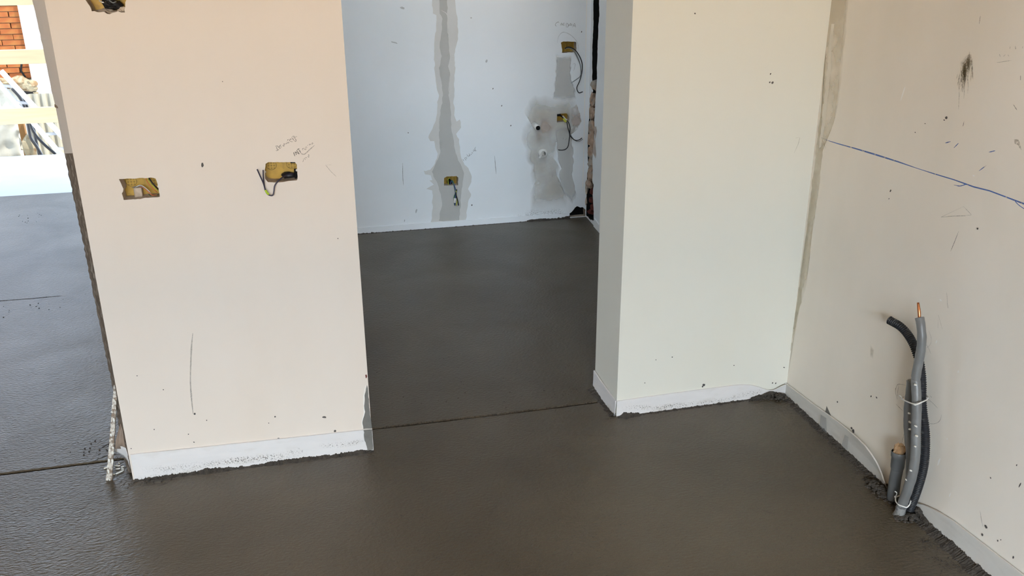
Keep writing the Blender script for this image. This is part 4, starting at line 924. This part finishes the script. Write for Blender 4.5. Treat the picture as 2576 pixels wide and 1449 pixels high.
# black corrugated conduit with rings
D3 = 0.026
pts = [R3(2284, 1304, D3), R3(2291, 1276, D3), R3(2303, 1245, D3), R3(2316, 1205, D3), R3(2325, 1165, D3), R3(2328, 1120, D3), R3(2327, 1080, D3), R3(2322, 1040, D3), R3(2319, 1000, D3), R3(2319, 960, D3), R3(2315, 920, D3), R3(2306, 888, D3), R3(2296, 862, D3), R3(2281, 838, D3), R3(2263, 820, D3 + .006), R3(2238, 806, D3 + .014)]
t = thing('corrugated_conduit', R3(2285, 1278, D3), 'black corrugated conduit curving up behind the grey pipes, open end bent left', 'conduit')
path = smooth_path(pts, 60)
L_ = [0]
for a, b in zip(path[:-1], path[1:]): L_.append(L_[-1] + (b - a).length)
def rcon(i, n):
    return 0.0118 + 0.0011 * sin(2 * pi * L_[i] / 0.0062)
tube('corrugated_tube', path, rcon, M['dusty_black'], t, 14)
d = (path[-1] - path[-6]).normalized(); tube('open_bore', [path[-1] - d * .001, path[-1] + d * .0006], 0.0098, M['recess_shade'], t, 14)
# torn rim flakes
v, f = tube_vf([q_ - Vector(t.location) for q_ in (path[-1] + Vector((.004, .004, .010)), path[-1] + Vector((.002, -.004, .013)))], .0015, 6); obj('torn_rim', v, f, M['conduit'], t)
# drain pipe with socket
D4 = 0.036
t = thing('drain_pipe', R3(2247, 1243, D4), 'stubby grey drain pipe with socket collar standing at the right wall', 'pipe')
Pd = [R3(2246, 1256, D4), R3(2247, 1240, D4), R3(2252, 1205, D4), R3(2256, 1185, D4), R3(2258, 1172, D4)]
tube('pipe_body', Pd, 0.0172, M['pvc'], t, 24)
S0, S1 = R3(2256.5, 1181, D4), R3(2262, 1136, D4); ax = (S1 - S0)
tube('socket', [S0.lerp(S1, q_) for q_ in (0, .12, .22, .70, .72, .80, .96, 1.0)], lambda i, n: (.0172, .0190, .0196, .0200, .0216, .0222, .0222, .0212)[i], M['pvc'], t, 24, cap=False)
v, f = tube_vf([S0.lerp(S1, q_) - Vector(t.location) for q_ in (1.0, .985, .55)], lambda i, n: (.0212, .0188, .0184)[i], 24, cap=False); obj('socket_lining', v, f, M['recess_shade'], t, smooth=True)
t = thing('paper_wad', S1, 'crumpled brown paper stuffed into the mouth of the drain pipe', 'paper')
ad = ax.normalized()
for i, (dx, dy, dz, s, rz) in enumerate([(-.006, 0, -.002, .012, .020), (.004, .002, .0, .013, .024), (.0, -.006, .001, .012, .018), (-.009, .004, .004, .008, .020), (.008, -.003, .002, .009, .022)]):
    v, f = lump((dx, dy, dz), s, s * .8, rz, 70 + i, 2, .55); obj('paper_fold', v, f, M['kraft'], t)
v, f = join(*[lump((-.013, .0, .014), .008, .002, .009, 81, 1, .5), lump((-.017, -.002, .006), .007, .0025, .005, 83, 1, .6), lump((-.005, .004, .022), .006, .002, .008, 84, 1, .5)]); obj('paper_corner', v, f, M['kraft'], t)
# zip ties
def zip_tie(loc, label, front, back, tail):
    t = thing('zip_tie', loc, label, 'zip tie', None)
    P = smooth_path([Vector(p) for p in front], 6) + smooth_path([Vector(p) for p in back], 6)
    v, f = tube_vf(to_local(t, P), 0.0020, 8, close=True); obj('strap', v, f, M['white_plastic'], t, smooth=True)
    v, f = lump(Vector(front[0]) - Vector(loc), .0045, .0045, .0035, 2, 1, .1); obj('lock_head', v, f, M['white_plastic'], t)
    tube('tail', smooth_path(tail, 4), 0.0016, M['white_plastic'], t, 6)
zip_tie(R3(2300, 1012, .06), 'white zip tie around the pipes at mid height', [R3(2269, 1003, .040), R3(2277, 1008, .062), R3(2294, 1015, .080), R3(2306, 1017, .0815), R3(2318, 1012, .066), R3(2331, 1006, .034)],
        [R3(2335, 1001, .022), R3(2331, 996, .0075), R3(2312, 994, .0075), R3(2286, 995, .014), R3(2271, 999, .024)], [R3(2269, 1003, .040), R3(2267, 998, .046), R3(2262, 995, .052)])
zip_tie(R3(2270, 1272, .06), 'white zip tie around the foot of the pipes just above the screed', [R3(2253, 1250, .055), R3(2254, 1262, .07), R3(2262, 1270, .076), R3(2272, 1274, .072), R3(2281, 1276, .06), R3(2288, 1270, .05)],
        [R3(2292, 1258, .035), R3(2284, 1250, .028), R3(2268, 1246, .034)], [R3(2253, 1250, .055), R3(2256, 1240, .062), R3(2251, 1236, .066)])

# ------------------------------------------------------------------ loose lath and chips at the left end of the partition
base = floor_at(275, 1207)
topp = at_y(292, 960, 2.655)
t = thing('corner_lath', base, 'loose narrow lath crusted with old plaster, leaning at the left end of the partition', 'lath')
V, F = [], []; n = 46
dirv = topp - base; side = Vector((0.98, -0.2, 0)); dep = Vector((0.2, 0.98, 0))
for i in range(n + 1):
    q_ = i / n; p = dirv * q_; e = lambda s: 0.0022 * noise.noise(Vector((q_ * 25, s, 0))) + 0.0012 * noise.noise(Vector((q_ * 70, s, 4)))
    wv = 0.0088 - 0.0035 * q_; wd = 0.0035
    if q_ < 0.05: wv *= 1.15
    V += [p - side * (wv + e(1)) - dep * (wd + e(2)), p + side * (wv + e(3)) - dep * (wd + e(4)), p + side * (wv + e(3)) + dep * wd, p - side * (wv + e(1)) + dep * wd]
for i in range(n):
    a = i * 4
    for k in range(4): F.append((a + k, a + (k + 1) % 4, a + 4 + (k + 1) % 4, a + 4 + k))
F += [(0, 3, 2, 1), (n * 4, n * 4 + 1, n * 4 + 2, n * 4 + 3)]
obj('lath_strip', V, F, M['crust'], t)
rnd = random.Random(5); vf = []
for i in range(24):
    q_ = rnd.random(); p = dirv * q_ - dep * 0.0035 + side * rnd.uniform(-.008, .008) * (1 - .4 * q_)
    vf.append(lump(p, rnd.uniform(.002, .0045), .002, rnd.uniform(.003, .008), i, 1, .5))
v, f = join(*vf); o = obj('plaster_crust', v, f, M['chip'], t); o['kind'] = 'stuff'

chips = [((288.7, 1172.4), (303, 1172.4), 3, 'wide white chip lying farthest back between lath and partition'),
         ((305, 1177), (312, 1173), 3.2, 'short slanted white chip nearest the foot of the partition'),
         ((290, 1181), (303, 1179), 2.6, 'thin pale chip in the middle of the scatter beside the lath'),
         ((305, 1181), (312, 1180), 1.8, 'tiny flat white chip below the slanted one at the partition corner'),
         ((282, 1195), (290, 1193), 2.6, 'short white chip touching the lath at its lower right'),
         ((291, 1193.5), (312.5, 1183), 3, 'longest white sliver lying slanted in front of the scatter of chips'),
         ((261, 1180), (272, 1175), 2.4, 'white sliver on the floor to the left of the lath'),
         ((298, 1164), (301, 1169), 2.2, 'smallest white chip at the top of the scatter near the floor joint')]
for a, b, wpx, lab in chips:
    A, B = floor_at(*a), floor_at(*b); ln = (B - A).length / 2; c = (A + B) / 2; ang = math.atan2(B.y - A.y, B.x - A.x); wv = wpx * 0.00145 * 0.6
    P = [(-ln, 0), (-ln * .6, wv * 1.3), (ln * .5, wv), (ln, wv * .1), (ln * .6, -wv * 1.1), (-ln * .5, -wv)]
    V = [(x, y, 0.0002) for x, y in P] + [(x * .94, y * .85, 0.0035) for x, y in P]
    F = [tuple(range(5, -1, -1)), tuple(range(6, 12))] + [(i, (i + 1) % 6, 6 + (i + 1) % 6, 6 + i) for i in range(6)]
    o = obj('plaster_chip', V, F, M['chip']); o.location = c; o.rotation_euler.z = ang
    tag(o, lab, 'chip', 'white plaster chips by the lath')

# ------------------------------------------------------------------ outside, beyond the opening at the left
v, f = box_vf(-9, 6, 6.82, 7.55, -0.2, -0.002); struct(obj('threshold_slab', v, f, M['terrace']))
V, F = [], []
n = 160
for i in range(n + 1):
    x = -9 + 15 * i / n if not (40 < i < 100) else -5.25 + 5.625 * (i - 40) / 60
    e = 0.03 * noise.noise(Vector((x * 6, 0, 0))) + 0.02 * noise.noise(Vector((x * 17, 0, 0)))
    V += [(x, 7.56, -0.01), (x, 8.42 + e, -0.01), (x, 8.42 + e, -0.3), (x, 7.56, -0.3)]
F = [(i * 4 + k, i * 4 + 4 + k, i * 4 + 4 + (k + 1) % 4, i * 4 + (k + 1) % 4) for i in range(n) for k in range(4)]
struct(obj('terrace_slab', V, F, M['terrace']))
v, f = box_vf(-40, 40, -30, 60, -1.6, -1.5); struct(obj('ground', v, f, M['earth']))
v, f = box_vf(-5, 3, -8, -3.4, -0.3, -0.02); struct(obj('porch_floor', v, f, M['terrace']))

# guard rail of raw boards at the terrace edge
YF = 8.30
t = thing('guard_rail', (at_y(60, 300, YF).x, YF, -0.01), 'raw timber guard rail of two boards along the sunny terrace edge', 'fence')
def board(y0, y1, y0b, y1b):
    zt, zb = at_y(60, y0, YF).z, at_y(60, y1, YF).z
    v, f = box_vf(-2.6, 2.4, -0.015, 0.015, zb + 0.01, zt + 0.01)
    o = obj('rail_board', v, f, M['board'], t); bv = o.modifiers.new('edge', 'BEVEL'); bv.width = 0.004; bv.segments = 1
board(124, 161, 0, 0); board(271, 311, 0, 0)
zt = at_y(60, 142, YF).z
v, f = box_vf(-2.6, 2.4, -0.015, 0.015, zt + .42, zt + .57); obj('rail_board', v, f, M['board'], t)
for x in (-2.2, 1.6):
    v, f = box_vf(x, x + .09, 0.016, 0.10, -0.25, zt + .62); obj('rail_post', v, f, M['board'], t)

# brick house across the gap
YB = 12.0
pe = at_y(60, 80, YB); zb0 = at_y(40, 197, YB).z
house = thing('brick_house', (pe.x, YB, -1.5), 'old orange brick house with white rendered corner beyond the guard rail', 'house')
HT = 1.42 - 1.5 + 1.5
v, f = box_vf(-3.2, 1.6, 0.02, 0.4, 0, HT + 1.5); obj('mortar_core', v, f, M['mortar'], house)
bw, bh, j = 0.25, 0.056, 0.009
me = None
v0, f0 = box_vf(-bw / 2, bw / 2, -0.02, 0.06, -bh / 2, bh / 2)
rows = int((HT + 1.5 - (zb0 + 1.5)) / (bh + j)); 
bricks = 0
for r in range(rows):
    off = (0.5 if r % 2 else 0) * (bw + j)
    for c_ in range(10):
        x1 = -c_ * (bw + j) - off; 
        half = (c_ == 0 and r % 2)
        x = x1 - bw / 2
        if bricks >= 290: continue
        if half:
            hb = obj('brick', [(a * 0.46, b, c) for a, b, c in v0], f0, M['brick'], house); hb.location = (-bw * 0.23 - 0.004, rnd.uniform(-.006, .006), zb0 + 1.5 + (r + 0.5) * (bh + j)); bricks += 1
        if me is None:
            o = obj('brick', v0, f0, M['brick'], house); me = o.data
        else:
            o = bpy.data.objects.new('brick', me); COL.objects.link(o); o.parent = house
        o.location = (x + rnd.uniform(-.004, .004), rnd.uniform(-.006, .006), zb0 + 1.5 + (r + 0.5) * (bh + j)); bricks += 1
v, f = box_vf(0.0, 1.6, -0.06, 0.02, 0, HT + 1.5); obj('white_render', v, f, M['render_white'], house)
for i, (x, y, rx, rz) in enumerate([(58, 212, .16, .09), (78, 222, .10, .07), (48, 205, .10, .07), (20, 205, .16, .05), (2, 207, .14, .05), (82, 232, .08, .03), (84, 208, .07, .05), (-20, 207, .14, .06)]):
    p = at_y(x, y, YB) - Vector(house.location); v, f = lump((p.x, -.03, p.z), rx, .08, rz, 90 + i, 2, .4); obj('rubble_stone', v, f, M['stone'], house)
p0, p1 = at_y(56, 160, YB), at_y(66, 194, YB)
tube('wall_crack', [Vector((p0.x, YB - .028, p0.z)), Vector(((p0.x + p1.x) / 2 - .03, YB - .028, (p0.z + p1.z) / 2)), Vector((p1.x, YB - .028, p1.z))], .012, M['recess_shade'], house, 5)
p0 = at_y(72, 233, YB) - Vector(house.location); v, f = lump((p0.x, -.07, p0.z), .12, .05, .035, 5, 2, .3); obj('hollow', v, f, M['recess_shade'], house)
v, f = box_vf(-3.2, 1.6, -0.02, 0.1, 0, zb0 + 1.5 - 0.12); obj('plinth', v, f, M['old_concrete'], house)

# corrugated sheet
YS = 10.4
a, b = at_y(60, 237, YS), at_y(60, 420, YS); xr = at_y(230, 300, YS).x; xl = at_y(56, 250, YS).x
t = thing('corrugated_sheet', (xl, YS, b.z), 'pale corrugated sheet standing behind the ladder outside', 'sheet')
V, F = [], []; n = 120
for i in range(n + 1):
    x = (xr - xl) * i / n; y = 0.02 * max(-.6, min(.6, sin(2 * pi * x / 0.076)))
    V += [(x, y, 0), (x, y, a.z - b.z)]
F = [(2 * i, 2 * i + 2, 2 * i + 3, 2 * i + 1) for i in range(n)]
o = obj('ribbed_panel', V, F, M['sheet'], t); s_ = o.modifiers.new('thickness', 'SOLIDIFY'); s_.thickness = 0.004
# white board behind the ladder
YW = 9.9
a, b = at_y(-120, 212, YW), at_y(34, 420, YW)
t = thing('white_panel', ((a.x + b.x) / 2, YW, b.z), 'plain white panel standing left of the ladder outside', 'panel')
hx = (b.x - a.x) / 2
v, f = box_vf(-hx, hx, -0.01, 0.01, 0, at_y(0, 213, YW).z - b.z); o = obj('panel_face', v, f, M['render_white'], t); bv = o.modifiers.new('edge', 'BEVEL'); bv.width = .004
v, f = join(box_vf(-hx, hx, -.02, -.01, 0, .04), box_vf(-hx, -hx + .04, -.02, -.01, 0, .5), box_vf(hx - .04, hx, -.02, -.01, 0, .5)); obj('panel_frame', v, f, M['alu'], t)
# low garden wall and post
YG = 9.5
a, b = at_y(-200, 300, YG), at_y(62, 420, YG); ztop = at_y(30, 300, YG).z
t = thing('garden_wall', ((a.x + b.x) / 2, YG, b.z), 'weathered pale concrete wall under the lower rail board outside', 'wall')
hx = (b.x - a.x) / 2
bm = bmesh.new(); bmesh.ops.create_grid(bm, x_segments=40, y_segments=16, size=1)
V = [(vv.co.x * hx, 0.03 * noise.noise(Vector((vv.co.x * 5, vv.co.y * 3, 0))), (vv.co.y + 1) / 2 * (ztop - b.z)) for vv in bm.verts]; F = [tuple(x.index for x in fc.verts) for fc in bm.faces]; bm.free()
o = obj('wall_face', V, F, M['old_concrete'], t, smooth=True); s_ = o.modifiers.new('thickness', 'SOLIDIFY'); s_.thickness = 0.15; s_.offset = -1 
YP = 9.34
a, b = at_y(65, 300, YP), at_y(72, 400, YP)
t = thing('wooden_post', (b.x, YP, b.z), 'short orange wooden post beside the black hoses outside', 'post')
v, f = box_vf(-.025, .025, -.025, .025, 0, a.z - b.z); obj('post_shaft', v, f, M['post_wood'], t)
v, f = lump((0.03, -.01, .11), .06, .05, .13, 3, 2, .3); obj('mortar_collar', v, f, M['stone'], t)
# ladder
YL = 9.0
def L3(x, y, d=0): return at_y(x, y, YL + d)
t = thing('ladder', L3(165, 402), 'white aluminium ladder leaning diagonally behind the guard rail', 'ladder')
def bar(name, A, B, wz, wy, m):
    d = (B - A); s = Vector((-d.z, 0, d.x)).normalized() * wz; y = Vector((0, wy, 0)); l = Vector(t.location)
    V = [A - s - y - l, A + s - y - l, A + s + y - l, A - s + y - l, B - s - y - l, B + s - y - l, B + s + y - l, B - s + y - l]
    return obj(name, V, [(0, 1, 2, 3), (7, 6, 5, 4), (0, 4, 5, 1), (1, 5, 6, 2), (2, 6, 7, 3), (3, 7, 4, 0)], m, t)
bar('rail', L3(-30, 178), L3(165, 402), .016, .03, M['alu']); bar('rail', L3(2, 178), L3(195, 385), .016, .03, M['alu'])
for (x, y), (x2, y2) in (((38, 257), (78, 260)), ((108, 338), (146, 336)), ((4, 216), (40, 218)), ((72, 296), (112, 298)), ((140, 374), (182, 374))):
    bar('rung', L3(x, y), L3(x2, y2), .012, .012, M['alu'])
# hoses
YH = 9.15
def H3(x, y): return at_y(x, y, YH + HD[0])
HD = [0.0]
t = thing('hose', H3(105, 390), 'left thick black hose hanging behind the lower rail board outside', 'hose')
tube('hose_tube', smooth_path([H3(30, 222), H3(50, 245), H3(62, 270), H3(70, 310), H3(77, 345), H3(92, 368), H3(106, 392)], 8), 0.015, M['conduit'], t, 12)
HD[0] = -0.09
t = thing('hose', H3(140, 390), 'right black hose bending away to the right behind the lower rail board', 'hose')
tube('hose_tube', smooth_path([H3(38, 218), H3(58, 242), H3(70, 275), H3(76, 312), H3(90, 340), H3(112, 364), H3(140, 388)], 8), 0.013, M['conduit'], t, 12)
HD[0] = 0.09
t = thing('hose', H3(100, 392), 'straight black hose hanging between the two curved ones outside', 'hose')
tube('hose_tube', smooth_path([H3(66, 262), H3(82, 312), H3(90, 350), H3(100, 394)], 8), 0.014, M['conduit'], t, 12)
